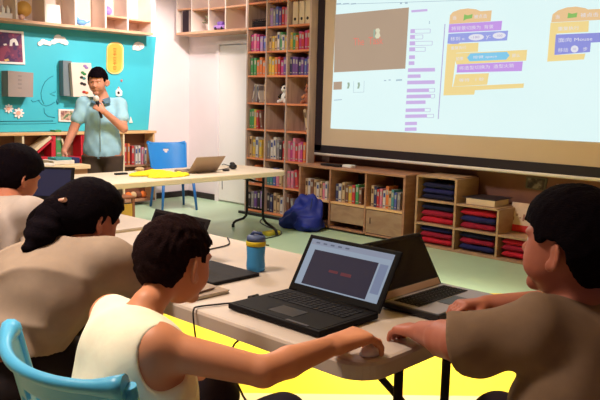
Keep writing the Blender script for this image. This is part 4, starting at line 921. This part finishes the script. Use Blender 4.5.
o = MB().tube(smooth_path([(4.45, 5.32, .667), (4.55, 5.36, .667), (4.68, 5.42, .667), (4.80, 5.50, .667), (4.90, 5.68, .667), (4.93, 5.785, .664), (4.935, 5.80, .60), (4.94, 5.80, .4)]), .004, 8).build('laptop_cable', cabm); tag(o, 'black cable running from silver laptop to the table back edge', 'cable')
# demonstration stand at the left end of the presenter's table
t = thing('podium', 'cream topped podium with a black side left of the cream table', 'podium', (3.17, 6.0, 0))
MB().box(-.21, -.22, .70, .22, .22, .735, .004).build('top', mat('podium_cream', (.90, .82, .66), .5, .03), t); MB().box(-.01, -.20, 0, .20, .20, .70, .003).build('cabinet', mat('podium_tan', (.72, .56, .40), .6, .05), t)
MB().box(-.20, -.205, 0, -.01, .20, .70, .003).build('black_side', mat('podium_black', (.13, .10, .16), .6, .08), t)
for i, (dx, dy, w, d, h, cl, lab) in enumerate(((-.15, -.12, .10, .12, .02, 'white', 'white paper stack at the left of the podium top'), (.03, .0, .20, .20, .035, 'white', 'larger pale book stack beneath the resting hand on podium'), (.04, -.0, .15, .16, .02, 'teal', 'teal book on the larger pale stack of the podium'), (.175, .02, .07, .14, .05, 'dark blue', 'dark blue pouch at the right end of podium top'))):
    z = .736 + (.036 if i == 2 else 0); o = MB().box(-w / 2, -d / 2, 0, w / 2, d / 2, h, .004).build(('paper_stack', 'book', 'book', 'pouch')[i], mat('podium_item_%s' % cl.replace(' ', '_'), tuple(min(1, v * 1.02) for v in BC[cl]), .7, .08, 14)); o.location = (3.17 + dx, 6.0 + dy, z); tag(o, lab, ('paper', 'book', 'book', 'pouch')[i])
# wooden box and small yellow crate under the table
t = thing('wooden_stool', 'low brown wooden stool under the cream table with a yellow side', 'stool', (4.35, 6.85, 0))
MB().box(-.14, -.12, .24, .14, .12, .26, .004).build('seat', mat('stool_brown', (.60, .38, .25), .6, .1), t)
for sx in (-1, 1):
    for sy in (-1, 1): MB().box(sx * .12 - .015, sy * .1 - .015, 0, sx * .12 + .015, sy * .1 + .015, .24, .002).build('leg', _M['stool_brown'], t)
MB().box(-.10, -.115, .03, .10, -.105, .18).build('side_board', mat('stool_yellow', (.85, .66, .25), .6, .06), t)
# power strip, cable and scraps on the floor near the bookcase
o = MB().tube(smooth_path([(5.72, 5.95, .006), (5.45, 5.75, .006), (5.28, 5.42, .006), (5.22, 5.20, .006), (5.05, 5.05, .006), (4.75, 5.0, .006), (4.55, 4.95, .006), (4.62, 4.75, .006)]), .006, 8).build('floor_cable', cabm); tag(o, 'black cable curling over the green floor below the bookcase', 'cable')
o = MB().box(-.09, -.05, 0, .09, .05, .04, .012).build('yellow_block', mat('block_toy_yellow', (.85, .78, .25), .6, .06)); p = proj(271, 234, Z=0.01); o.location = (p.x, p.y, .001); tag(o, 'small yellow block lying on the floor by the table foot', 'toy')
o = MB().box(-.45, -.02, 0, .45, .02, .03, .006).build('power_strip', blackp); o.location = (5.72, 5.95, .001); o.rotation_euler = (0, 0, PI / 2); tag(o, 'long black power strip on the floor at the foot of the bookcase', 'power strip')

# ------------------------------------------------------------------ moulded chairs
def shell_grid(name, fn, nu, nv, m, parent, th, hole=None, rim=None):
    mb = MB(); bm = mb.bm
    g = [[bm.verts.new(fn(-1 + 2 * i / nu, j / nv)) for j in range(nv + 1)] for i in range(nu + 1)]
    for i in range(nu):
        for j in range(nv):
            if hole and hole(-1 + 2 * (i + .5) / nu, (j + .5) / nv): continue
            bm.faces.new((g[i][j], g[i + 1][j], g[i + 1][j + 1], g[i][j + 1]))
    for v in [v for v in bm.verts if not v.link_faces]: bm.verts.remove(v)
    o = mb.build(name, m, parent, True); s = o.modifiers.new('thickness', 'SOLIDIFY'); s.thickness = th; s.offset = 0
    b = o.modifiers.new('round', 'BEVEL'); b.width = th * .3; b.segments = 2; b.limit_method = 'ANGLE'
    s = o.modifiers.new('sub', 'SUBSURF'); s.levels = 1; s.render_levels = 1; return o
def plastic_chair(label, x, y, rz, m, legm, sz, backh, w, curve, group, metal_legs, slot=(.26, .10)):
    """local +X is the front of the seat; backrest at negative X"""
    t = thing('plastic_chair', label, 'chair', (x, y, 0), rz, group); d = w * .92
    b0 = sz + .04
    def back(u, v):
        ww = w / 2 * (1.0 - .10 * (1 - v)); z = b0 + (backh - b0) * v + .012 * (abs(u) ** 3) * v
        return Vector((-d / 2 - .09 * v + curve * (u * u), ww * u * (1 - .04 * u * u), z))
    shell_grid('backrest', back, 28, 14, m, t, .012, hole=lambda u, v: ((u) / slot[0]) ** 2 + ((v - .74) / slot[1]) ** 2 < 1)
    rim = [back(-1 + 2 * k / 24, 1.0) + Vector((-.008, 0, 0)) for k in range(25)]
    MB().tube(rim, .015, 10, radii=[.0135 + .011 * max(0, (abs(-1 + 2 * k / 24) - .72) / .28) for k in range(25)]).build('top_rim', m, t)
    for e in (-1, 1):
        P = [back(e, 1.0), back(e, .6), back(e, .2), back(e, 0) + Vector((0, 0, -.03)), Vector((-d / 2 + .06, e * w * .42, sz + .005))]
        MB().tube(smooth_path(P, 4), .014, 10).build('side_rim', m, t)
    def seat(u, v):
        return Vector((-d / 2 + d * v, w / 2 * .92 * u * (1 - .10 * v * 0), sz + .018 * u * u - .012 * math.sin(PI * v) - (.02 * max(0, v - .85) / .15)))
    shell_grid('seat', seat, 20, 16, m, t, .014)
    for sx in (-1, 1):
        for sy in (-1, 1):
            a = Vector((sx * d * .40, sy * w * .36, sz - .01)); b = Vector((sx * (d * .40 + .05), sy * (w * .36 + .035), 0))
            mb = MB(); mb.tube([tuple(a), tuple(b)], .018, 12, radii=[.026 if not metal_legs else .02, .014]); mb.build('leg', legm, t)
    return t
bluep = mat('chair_blue', (.16, .52, .80), .4, .04); lblue = mat('chair_light_blue', (.32, .72, .92), .4, .05, 3)
cc = proj(176, 205, Z=0)
plastic_chair('strong blue plastic chair standing behind the cream table by the white wall', 5.32, 7.16, math.radians(-108), bluep, mat('chair_leg_blue', (.16, .42, .70), .4, .06), .42, .775, .50, .07, 'plastic chairs', True, (.16, .08))
plastic_chair('light blue plastic chair the boy in the white tank top sits on', .95, 1.34, .0, lblue, lblue, .38, .805, .485, .085, 'plastic chairs', False)
plastic_chair('dark chair the woman in the taupe shirt sits on', .86, 2.16, 0, mat('chair_dark', (.14, .09, .11), .6, .08), _M['chair_dark'], .42, .70, .42, .06, 'plastic chairs', False)
# ================================================================== PEOPLE
SKIN = dict(rough=.5, var=.06, scale=9, spec=.35)
sk1 = mat('skin_boy', (.84, .56, .42), **SKIN); sk2 = mat('skin_student', (.70, .42, .34), **SKIN); sk3 = mat('skin_woman', (.74, .46, .36), **SKIN); sk4 = mat('skin_man', (.86, .60, .50), **SKIN)
hairm = mat('hair_black', (.05, .022, .05), .85, .35, 40, .5, stretch=(3, 3, 14), spec=.06); hairb = mat('hair_dark_brown', (.125, .06, .065), .85, .35, 50, .6, stretch=(4, 4, 10), spec=.06)
def V(*a): return np.array(a, float)
def wob(a, fx, fy, fz, ph=0):
    return lambda X, Y, Z: a * (np.sin(fx * X + fy * Y + fz * Z + ph + 1.5 * np.sin(.6 * fy * X - .5 * fx * Z)) + .5 * np.sin(1.9 * fz * X - 1.7 * fx * Y + 1.3 * fy * Z))

# ---------------- boy in the white tank top
O = V(.88, 1.32, .40)
pel, che, shR, shL, nk = V(.90, 1.34, .47), V(.91, 1.375, .68), V(.915, 1.292, .796), V(.952, 1.535, .806), V(.975, 1.415, .860)
elR, wrR = V(1.06, 1.10, .757), V(1.248, 1.060, .784); elL, wrL = V(1.06, 1.60, .64), V(1.15, 1.46, .62)
H1 = Head(V(1.092, 1.458, .936), V(1, .10, -.16), .222, V(.18, 0, 1))
torso = [C_(pel + V(0, .06, 0), pel + V(0, -.06, 0), .095, .095, .05), C_(pel + V(.02, 0, 0), che + V(.02, 0, 0), .105, .108, .05), C_(che + V(0, .05, 0), che + V(0, -.05, 0), .095, .095, .05), C_(V(.90, 1.43, .77), V(.90, 1.33, .76), .072, .072, .05), C_(shR, shL, .046, .046, .05), C_(nk - V(.02, 0, .06), nk, .050, .036, .03)]
armR = [C_(shR, shR, .050, .050, .03), C_(shR, elR, .045, .034, .02), C_(elR, elR + (wrR - elR) * .35, .034, .035, .01), C_(elR + (wrR - elR) * .35, wrR, .035, .024, .01)]
armL = [C_(shL, shL, .048, .048, .03), C_(shL, elL, .041, .031, .02), C_(elL, wrL, .031, .020, .01)]
hR = hand(wrR + V(-.006, 0, 0), V(1, -.16, .06), V(-.02, 0, 1), V(0, 1, 0), 1.12, (.50, .60, .45), .10)
hL = hand(wrL, V(.9, -.3, -.3), V(0, .2, 1), V(0, -1, 0), .78)
legs = []
for e, kx in ((-1, 1.24), (1, 1.22)):
    h_ = pel + V(.02, e * .065, -.015); kn = V(kx - .02, 1.32 + e * .12, .56); an = V(kx - .02, 1.32 + e * .13, .08)
    legs += [C_(h_, kn, .075, .052, .03), C_(kn, an, .050, .032, .02), C_(an - V(.03, 0, .03), an + V(.12, 0, -.045), .034, .027, .02)]
t = thing('person', 'boy in a white tank top seated sideways using a mouse at the laptop', 'person', tuple(O))
F = Field((.70, .92, .0), (1.48, 1.74, 1.10), .0045)
F.add(torso + armR + armL + legs); F.add([C_(nk - V(.01, 0, .02), H1.p(-.10, 0, -.16), .037, .040, .015)]); F.add(H1.prims()); F.sub(H1.holes()); F.add(hR + hL, k=.006)
F.mesh('body', sk1, t, O, 1); H1.eyes(t, O)
hair_short(H1, t, hairb, .0045, O, .052, [(-.6, -.40), (-.34, -.40), (-.25, -.30), (-.18, -.12), (-.15, .06), (-.10, .11), (.05, .12), (.08, .05), (.14, .05), (.19, .20), (.30, .25), (.5, .25)], .022, [H1.e(-.15, 0, .05, .38, .34, .42)])
F = Field((.72, 1.12, .38), (1.10, 1.66, .93), .0045)
F.add([C_(pel + V(0, .06, 0), pel + V(0, -.06, -.0), .108, .108, .05)] + torso[1:5] + [C_(che - V(.015, 0, .06), che - V(.015, 0, .06), .115, .115, .05)], grow=.011)
F.sub([E_(shR + V(.0, -.045, -.010), (.066, .062, .072)), E_(shL + V(.006, .055, -.0), (.08, .065, .09)), E_(nk + V(.03, 0, .036), (.070, .060, .046))], k=.012)
F.cut(lambda X, Y, Z: (.425 - Z) + 0 * X + 0 * Y)
F.warp(wob(.0028, 30, 42, -34)); F.warp(lambda X, Y, Z: .004 * np.sin(60 * (Z + .8 * Y)) * np.clip((.62 - Z) * 5, 0, 1) + 0 * X)
F.mesh('tank_top', mat('tank_white', (1.0, .96, .86), .85, .04, 30, .1), t, O, 2)
F = Field((.72, 1.06, .06), (1.40, 1.60, .72), .006); F.add([C_(pel + V(0, .06, -.02), pel + V(0, -.06, -.02), .108, .108, .05)] + [p for p in legs if p[3] > .045], grow=.014); F.cut(lambda X, Y, Z: Z - .70 + 0 * X + 0 * Y)
F.warp(wob(.003, 30, 40, 22)); F.mesh('trousers', mat('trousers_navy', (.13, .09, .16), .9, .1, 30), t, O, 1)
for e in (-1, 1): MB().box(-.06, -.036, -.015, .15, .036, .045, .02).build('shoe', mat('shoe_dark', (.15, .14, .18), .6, .1), t).location = (V(1.20, 1.32 + e * .13, .018) - O)

# ---------------- student on the right in the olive T-shirt
O = V(1.55, .52, .42)
pel, che, nk = V(1.52, .535, .50), V(1.515, .57, .74), V(1.555, .61, .945)
shL, shR = V(1.415, .640, .878), V(1.71, .60, .895)
elL, wrL = V(1.345, .785, .835), V(1.475, .965, .788); elR, wrR = V(1.90, .80, .82), V(1.805, .975, .795)
H2 = Head(V(1.534, .637, 1.046), V(.10, 1, .06), .236, V(0, -.15, 1))
torso = [C_(pel + V(.08, 0, 0), pel - V(.08, 0, 0), .12, .12, .05), C_(pel, che, .11, .11, .05), C_(che + V(.07, 0, 0), che - V(.07, 0, 0), .11, .11, .06), C_(V(1.62, .56, .84), V(1.50, .57, .84), .09, .09, .06), C_(shL, shR, .055, .055, .05), C_(nk - V(0, .03, .06), nk, .07, .056, .04)]
armL = [C_(shL, shL, .06, .06, .04), C_(shL, elL, .048, .038, .02), C_(elL, elL + (wrL - elL) * .4, .043, .042, .01), C_(elL + (wrL - elL) * .4, wrL, .042, .029, .01)]
armR = [C_(shR, shR, .06, .06, .04), C_(shR, elR, .048, .038, .02), C_(elR, wrR, .038, .025, .01)]
hL = hand(wrL, V(.25, .9, -.18), V(0, .1, 1), V(.9, -.3, 0), .92, (.45, .6, .5), .08)
hR = hand(wrR, V(-.85, .48, -.0), V(0, .1, 1), V(-.8, -.5, 0), .92, (.5, .6, .5), .08)
legs = []
for e in (-1, 1):
    h_ = pel + V(e * .085, .02, -.02); kn = V(1.60 + e * .14, .88, .50); an = V(1.60 + e * .14, .86, .10)
    legs += [C_(h_, kn, .09, .062, .03), C_(kn, an, .058, .04, .02), C_(an, an + V(0, .14, -.06), .04, .03, .02)]
t = thing('person', 'student in an olive brown T-shirt seated at the right end of the table', 'person', tuple(O))
F = Field((1.22, .28, .0), (2.05, 1.14, 1.24), .005)
F.add(torso + armL + armR + legs); F.add([C_(nk, H2.p(-.10, 0, -.16), .055, .053, .02)]); F.add(H2.prims()); F.add([H2.e(.17, .20, -.20, .13, .08, .11, .02), H2.e(.17, -.20, -.20, .13, .08, .11, .02)]); F.sub(H2.holes()); F.add(hL + hR, k=.006)
F.mesh('body', sk2, t, O, 1); H2.eyes(t, O)
hair_short(H2, t, hairm, .005, O, .085, [(-.7, -.42), (-.34, -.40), (-.26, -.30), (-.18, -.10), (-.15, .06), (-.1, .10), (.05, .11), (.10, .05), (.17, .05), (.22, .16), (.34, .20), (.6, .20)], .014, [H2.e(-.16, 0, .10, .38, .40, .44), H2.e(.02, 0, .28, .38, .33, .28)])
F = Field((1.22, .24, .36), (2.0, .95, 1.02), .0055)
F.add([C_(pel + V(.09, 0, -.02), pel - V(.09, 0, .02), .12, .12, .05), C_(pel, che, .12, .115, .05)] + torso[2:5] + [C_(shL, elL + (elL - shL) * .02, .056, .050, .04), C_(shL - V(0, 0, .01), elL - V(-.01, 0, .0), .048, .042, .04), C_(shR, elR, .062, .054, .03)], grow=.012, k=.025)
F.sub([E_(nk + V(0, .02, .040), (.082, .078, .050))], k=.012)
d_ = nrm(elL - shL); F.cut(lambda X, Y, Z: np.minimum(1.0, np.where(X < 1.47, ((X - elL[0]) * d_[0] + (Y - elL[1]) * d_[1] + (Z - elL[2]) * d_[2]) - .012, -1)) + 0 * X)
F.cut(lambda X, Y, Z: .40 - Z + 0 * X + 0 * Y); F.warp(wob(.0045, 22, -26, 30, 1)); F.warp(lambda X, Y, Z: .006 * (.6 - np.abs(np.sin(20 * (Z - .9 * Y + .6 * X) + 1.3 * np.sin(8 * X)))))
F.mesh('t_shirt', mat('shirt_olive', (.50, .40, .32), .9, .05, 30, .1), t, O, 2)
F = Field((1.35, .26, .05), (1.90, 1.02, .66), .008); F.add([C_(pel + V(.085, 0, -.03), pel - V(.085, 0, .03), .125, .125, .05)] + [p for p in legs if p[3] > .045], grow=.016); F.cut(lambda X, Y, Z: Z - .62 + 0 * X + 0 * Y)
F.mesh('trousers', mat('trousers_dark', (.14, .08, .14), .9, .1, 30), t, O, 1)
mo = [o for o in bpy.data.objects if o.name.startswith('computer_mouse') and o.get('label', '').startswith('white mouse held')][0]
mo.location = (1.735, 1.020, .742); mo.rotation_euler = (0, 0, .1)
MB().ball((0, 0, .012), (.042, .024, .016), 18, 10).build('shell', white, mo)
tt = thing('stool', 'dark round stool beneath the student in the olive T-shirt', 'stool', (1.56, .50, 0))
MB().lathe([(.16, .36), (.175, .37), (.175, .385), (.16, .395)], n=28).build('seat', _M['chair_dark'], tt)
for k in range(4):
    a = PI / 4 + k * PI / 2; MB().tube([(.11 * math.cos(a), .11 * math.sin(a), .365), (.17 * math.cos(a), .17 * math.sin(a), 0)], .014, 10).build('leg', black_metal, tt)

# ---------------- woman in the taupe shirt leaning on the table
O = V(.85, 2.10, .44)
pel, che, nk = V(.87, 2.05, .55), V(1.00, 2.02, .755), V(1.135, 1.99, .885)
shR, shL = V(1.13, 1.83, .865), V(1.10, 2.13, .865); elR, wrR = V(1.31, 1.80, .783), V(1.325, 1.93, .775); elL, wrL = V(1.30, 2.30, .785), V(1.325, 2.16, .775)
H3 = Head(V(1.185, 2.025, .962), V(1, .0, -.45), .215, V(.45, 0, 1))
torso = [C_(pel + V(0, .08, 0), pel - V(0, .08, 0), .125, .125, .05), C_(pel, che, .125, .125, .06), C_(che + V(0, .07, 0), che - V(0, .07, 0), .115, .115, .06), C_(V(1.05, 2.04, .80), V(1.06, 1.93, .80), .078, .078, .06), C_(shR, shL, .052, .052, .05), C_(nk - V(.03, 0, .05), nk, .062, .05, .04)]
armR = [C_(shR, shR, .055, .055, .04), C_(shR, elR, .046, .036, .02), C_(elR, wrR, .036, .022, .01)]; armL = [C_(shL, shL, .055, .055, .04), C_(shL, elL, .046, .036, .02), C_(elL, wrL, .036, .022, .01)]
legs = []
for e in (-1, 1):
    h_ = pel + V(.03, e * .085, -.02); kn = V(1.26, 2.08 + e * .12, .52); an = V(1.22, 2.08 + e * .12, .09)
    legs += [C_(h_, kn, .09, .06, .03), C_(kn, an, .056, .038, .02), C_(an, an + V(.13, 0, -.055), .036, .028, .02)]
t = thing('person', 'woman in a taupe T-shirt with pinned black hair leaning over the table', 'person', tuple(O))
F = Field((.66, 1.70, 0), (1.66, 2.34, 1.14), .006)
F.add(torso + armR + armL + legs); F.add([C_(nk, H3.p(-.1, 0, -.16), .046, .045, .02)]); F.add(H3.prims()); F.sub(H3.holes())
F.add(hand(wrR, V(0, 1, -.05), V(0, 0, 1), V(-1, 0, 0), .8, (.7, .7, .5)) + hand(wrL, V(0, -1, -.05), V(0, 0, 1), V(-1, 0, 0), .8, (.7, .7, .5)), k=.006)
F.mesh('body', sk3, t, O, 1); H3.eyes(t, O)
hair_short(H3, t, hairm, .006, O, .10, [(-.8, -.6), (-.30, -.52), (-.12, -.34), (-.02, -.02), (.02, .12), (.12, .10), (.18, .0), (.22, .10), (.30, .28), (.6, .30)], .010,
           [H3.e(-.20, 0, .06, .40, .42, .46), C_(H3.p(-.42, .05, -.05), H3.p(-.60, .35, -.38), .30 * .215, .22 * .215, .03)])
F = Field(H3.c - V(.40, .25, .40), H3.c + V(.12, .36, .18), .006)
F.add([C_(H3.p(-.38, .15, -.10), V(1.085, 2.04, .985), .065, .055, .03), C_(V(1.085, 2.04, .985), V(1.015, 2.02, .935), .055, .045, .03), C_(V(1.015, 2.02, .935), V(.965, 2.0, .90), .042, .016, .02)])
F.warp(lambda X, Y, Z: .0035 * np.sin(90 * Y + 40 * X) + .002 * np.sin(150 * Z + 60 * X)); F.mesh('ponytail', hairm, t, O, 1)
p = proj(62.5, 200.3, D=2.17); MB().tube([tuple(np.array(p) - O + V(-.003, .014, -.003)), tuple(np.array(p) - O + V(.002, -.014, .003))], .007, 10).build('hair_clip', mat('clip_pale', (.86, .66, .58), .3, .05), t)
F = Field((.64, 1.68, .40), (1.46, 2.40, .98), .0055)
F.add([C_(pel + V(-.01, .09, .02), pel - V(.01, .09, -.02), .135, .135, .06), C_(pel, che, .135, .13, .06)] + torso[2:5] + [C_(shR, shR + (elR - shR) * .70, .060, .058, .04), C_(shL, shL + (elL - shL) * .70, .060, .058, .04)], grow=.013, k=.03)
F.sub([E_(nk + V(.02, 0, .04), (.085, .08, .05))], k=.012)
F.cut(lambda X, Y, Z: (X - 1.31) + 0 * Y + 0 * Z); F.warp(wob(.004, 20, 26, -30, 2)); F.warp(lambda X, Y, Z: .010 * (1 - np.abs(np.sin(17 * (X * .5 + Z + .6 * Y) + 1.2 * np.sin(9 * Y)))) ** 2 * np.clip((1.14 - X) * 4, .1, 1) * -1.3); F.cut(lambda X, Y, Z: (.63 - .25 * (X - .9)) - Z + 0 * Y)
F.mesh('t_shirt', mat('shirt_taupe', (.60, .52, .46), .9, .05, 26, .1), t, O, 2)
F = Field((.60, 1.74, .02), (1.46, 2.36, .70), .009); F.add([C_(pel + V(0, .085, -.03), pel - V(0, .085, .03), .128, .128, .05), C_(pel, pel + V(.06, 0, .08), .125, .12, .05)] + [p for p in legs if p[3] > .045], grow=.014); F.cut(lambda X, Y, Z: Z - .66 + 0 * X + 0 * Y)
F.mesh('trousers', mat('trousers_black', (.11, .065, .09), .9, .1, 30), t, O, 1)

# ---------------- far student in the pale shirt
O = V(1.05, 2.95, .44)
pel, che, nk = V(1.03, 2.88, .53), V(1.17, 2.87, .76), V(1.32, 2.91, .905)
shR, shL = V(1.32, 2.72, .875), V(1.28, 3.06, .885); elR, wrR = V(1.47, 2.72, .775), V(1.57, 2.90, .775); elL, wrL = V(1.46, 3.14, .78), V(1.60, 3.02, .775)
H4 = Head(V(1.385, 2.955, 1.000), V(1, .1, -.35), .225, V(.35, 0, 1))
torso = [C_(pel + V(0, .08, 0), pel - V(0, .08, 0), .125, .125, .05), C_(pel, che, .125, .12, .06), C_(che + V(0, .07, 0), che - V(0, .07, 0), .11, .11, .06), C_(V(1.21, 2.95, .845), V(1.21, 2.82, .835), .08, .08, .06), C_(shR, shL, .052, .052, .05), C_(nk - V(.03, 0, .05), nk, .062, .05, .04)]
arms = [C_(shR, elR, .048, .036, .03), C_(elR, wrR, .036, .022, .01), C_(shL, elL, .048, .036, .03), C_(elL, wrL, .036, .022, .01)]
legs = []
for e in (-1, 1):
    h_ = pel + V(.03, e * .085, -.02); kn = V(1.40, 2.90 + e * .12, .52); an = V(1.36, 2.90 + e * .12, .09)
    legs += [C_(h_, kn, .09, .06, .03), C_(kn, an, .056, .038, .02), C_(an, an + V(.13, 0, -.055), .036, .028, .02)]
t = thing('person', 'student in a pale grey shirt at the far left with round dark hair', 'person', tuple(O))
F = Field((.80, 2.55, 0), (1.78, 3.28, 1.26), .007); F.add(torso + arms + legs); F.add([C_(nk, H4.p(-.1, 0, -.16), .05, .048, .02)]); F.add(H4.prims()); F.sub(H4.holes())
F.add(hand(wrR, V(.2, 1, -.1), V(0, 0, 1), V(1, 0, 0), .88) + hand(wrL, V(.2, -1, -.1), V(0, 0, 1), V(1, 0, 0), .88), k=.006); F.mesh('body', sk3, t, O, 1); H4.eyes(t, O)
hair_short(H4, t, hairm, .007, O, .12, [(-.8, -.5), (-.30, -.42), (-.12, -.24), (-.02, -.02), (.12, .05), (.20, .10), (.30, .24), (.6, .28)], .012, [H4.e(-.16, 0, .10, .40, .42, .44)])
F = Field((.80, 2.52, .40), (1.60, 3.34, 1.05), .007)
F.add([C_(pel + V(-.01, .09, -.02), pel - V(.01, .09, .02), .14, .14, .06), C_(pel, che, .14, .135, .06)] + torso[2:5] + [C_(shR, shR + (elR - shR) * .8, .058, .056, .04), C_(shL, shL + (elL - shL) * .8, .058, .056, .04)], grow=.013, k=.03)
F.sub([E_(nk + V(.02, 0, .04), (.085, .08, .05))], k=.012); F.cut(lambda X, Y, Z: np.maximum(X - 1.45, .42 - Z) + 0 * Y); F.warp(wob(.005, 22, 28, -26, 3))
F.mesh('shirt', mat('shirt_pale', (.74, .68, .66), .9, .05, 26, .1), t, O, 2)
F = Field((.78, 2.66, .02), (1.56, 3.16, .66), .01); F.add([C_(pel + V(0, .085, -.03), pel - V(0, .085, .03), .128, .128, .05)] + [p for p in legs if p[3] > .045], grow=.018); F.cut(lambda X, Y, Z: Z - .62 + 0 * X + 0 * Y); F.mesh('trousers', mat('trousers_maroon', (.17, .07, .08), .9, .1, 30), t, O, 1)
tt = plastic_chair('dark chair beneath the far student in the pale grey shirt', .98, 2.90, 0, _M['chair_dark'], _M['chair_dark'], .42, .66, .42, .06, 'plastic chairs', False)

# ---------------- man standing with a microphone
O = V(3.68, 6.06, 0)
fd = nrm(V(-.62, -.78, 0)); sd = V(-fd[1], fd[0], 0)                     # facing, and his left side
def B(f, s, z): return O + fd * f + sd * s + V(0, 0, z)
pel, che, nk = B(0, 0, .84), B(0.0, 0, 1.12), B(-.01, 0, 1.335)
shL, shR = B(-.01, .165, 1.275), B(-.0, -.165, 1.275)
elL, wrL = B(.10, .205, 1.05), B(.225, .045, 1.205); elR, wrR = B(.03, -.255, 1.03), B(.12, -.33, .83)
H5 = Head(B(.045, -.03, 1.472), fd + V(-.12, .0, -.18) + sd * -.1, .236, V(0, 0, 1) + fd * .12)
A5 = np.array([fd, sd, V(0, 0, 1)])
torso = [E_(pel, (.11, .155, .15), A5, .04), E_(B(.01, 0, 1.0), (.115, .145, .18), A5, .04), E_(B(0, 0, 1.15), (.11, .15, .16), A5, .04), C_(shL, shR, .045, .045, .04), C_(B(-.01, 0, 1.27), nk, .075, .056, .04)]
armL = [C_(shL, shL, .052, .052, .03), C_(shL, elL, .047, .040, .02), C_(elL, wrL, .041, .027, .01)]; armR = [C_(shR, shR, .052, .052, .03), C_(shR, elR, .052, .042, .02), C_(elR, wrR, .042, .027, .01)]
legs = []
for e in (-1, 1): legs += [C_(B(0, e * .085, .80), B(.02, e * .10, .44), .092, .062, .03), C_(B(.02, e * .10, .44), B(-.01, e * .11, .09), .058, .04, .02), C_(B(-.02, e * .11, .05), B(.15, e * .13, .035), .04, .032, .02)]
t = thing('person', 'man in a light blue short sleeved shirt standing and speaking into a microphone', 'person', tuple(O))
F = Field((3.2, 5.55, 0), (4.1, 6.5, 1.66), .0065); F.add(torso + armL + armR + legs); F.add([C_(nk, H5.p(-.08, 0, -.16), .055, .054, .02)]); F.add(H5.prims()); F.sub(H5.holes())
mh = B(.225, -.0, 1.24)
F.add(hand(wrL, nrm(mh - wrL) * .8 + sd * -.5 + V(0, 0, .3), fd * .9 + V(0, 0, .3), V(0, 0, 1) - fd * .2, .95, (.9, .9, .5), .04) + hand(wrR, V(0, 0, -.8) + fd * .5, fd * .3 + sd * -.9, fd * .8 + sd * .2, .95, (.3, .3, .2), .1), k=.006)
F.mesh('body', sk4, t, O, 1); H5.eyes(t, O)
hair_short(H5, t, hairm, .006, O, .075, [(-.6, -.30), (-.30, -.26), (-.16, -.10), (-.10, .12), (.06, .14), (.09, .02), (.16, .02), (.19, .20), (.30, .22), (.5, .21)], .02)
F = Field((3.2, 5.6, .70), (4.1, 6.5, 1.40), .0065)
F.add([E_(B(0, 0, .86), (.128, .166, .19), A5, .04)] + torso[1:4] + [C_(shL, shL + (elL - shL) * .60, .053, .051, .02), C_(shR, shR + (elR - shR) * .60, .053, .051, .02)], grow=.011, k=.02)
F.sub([E_(B(.03, 0, 1.375), (.085, .08, .06), A5)], k=.01); F.cut(lambda X, Y, Z: .765 - Z + 0 * X + 0 * Y); F.warp(wob(.003, 26, 30, 24, 4))
F.mesh('shirt', mat('shirt_light_blue', (.66, .86, .95), .85, .04, 26, .1), t, O, 2)
for e in (-1, 1):
    MB().prism([tuple(B(.080, e * .015, 1.315) - O), tuple(B(.02, e * .075, 1.335) - O), tuple(B(.085, e * .09, 1.285) - O), tuple(B(.120, e * .045, 1.272) - O)], tuple(fd * .010)).build('collar', mat('collar_dark', (.36, .50, .58), .8, .06), t)
MB().tube([tuple(B(.150, .0, z) - O) for z in (1.25, 1.15, 1.05, .95, .83)], .004, 6).build('button_placket', mat('placket', (.60, .72, .76), .8), t)
F = Field((3.2, 5.6, .03), (4.1, 6.5, .92), .009); F.add([E_(pel, (.125, .17, .14), A5, .05)] + [p for p in legs if p[3] > .045], grow=.018); F.cut(lambda X, Y, Z: Z - .79 + 0 * X + 0 * Y); F.mesh('trousers', mat('trousers_khaki', (.32, .26, .22), .9, .08, 26), t, O, 1)
for e in (-1, 1): MB().tube([tuple(B(-.07, e * .11, .045) - O), tuple(B(.03, e * .12, .05) - O), tuple(B(.15, e * .13, .04) - O)], .05, 12, radii=[.038, .05, .038]).build('shoe', mat('shoe_brown', (.16, .12, .11), .5, .1), t)
mt = thing('microphone', 'microphone with pale head held at the mouth of the standing man', 'microphone', tuple(mh)); a_ = nrm(fd * -.10 + sd * -.25 + V(0, 0, .9)); 
mm_ = Vector(a_).to_track_quat('Z', 'Y').to_matrix().to_4x4()
hb = MB().lathe([(.011, -.10), (.013, -.08), (.017, .045), (.018, .06)], n=16); [setattr(v, 'co', mm_ @ v.co) for v in hb.bm.verts]; hb.build('handle', blackp, mt)
hb = MB().ball((0, 0, .082), (.028, .028, .03), 16, 12); [setattr(v, 'co', mm_ @ v.co) for v in hb.bm.verts]; hb.build('head', mat('mic_mesh', (.88, .86, .84), .4, .1, 60, .3), mt)
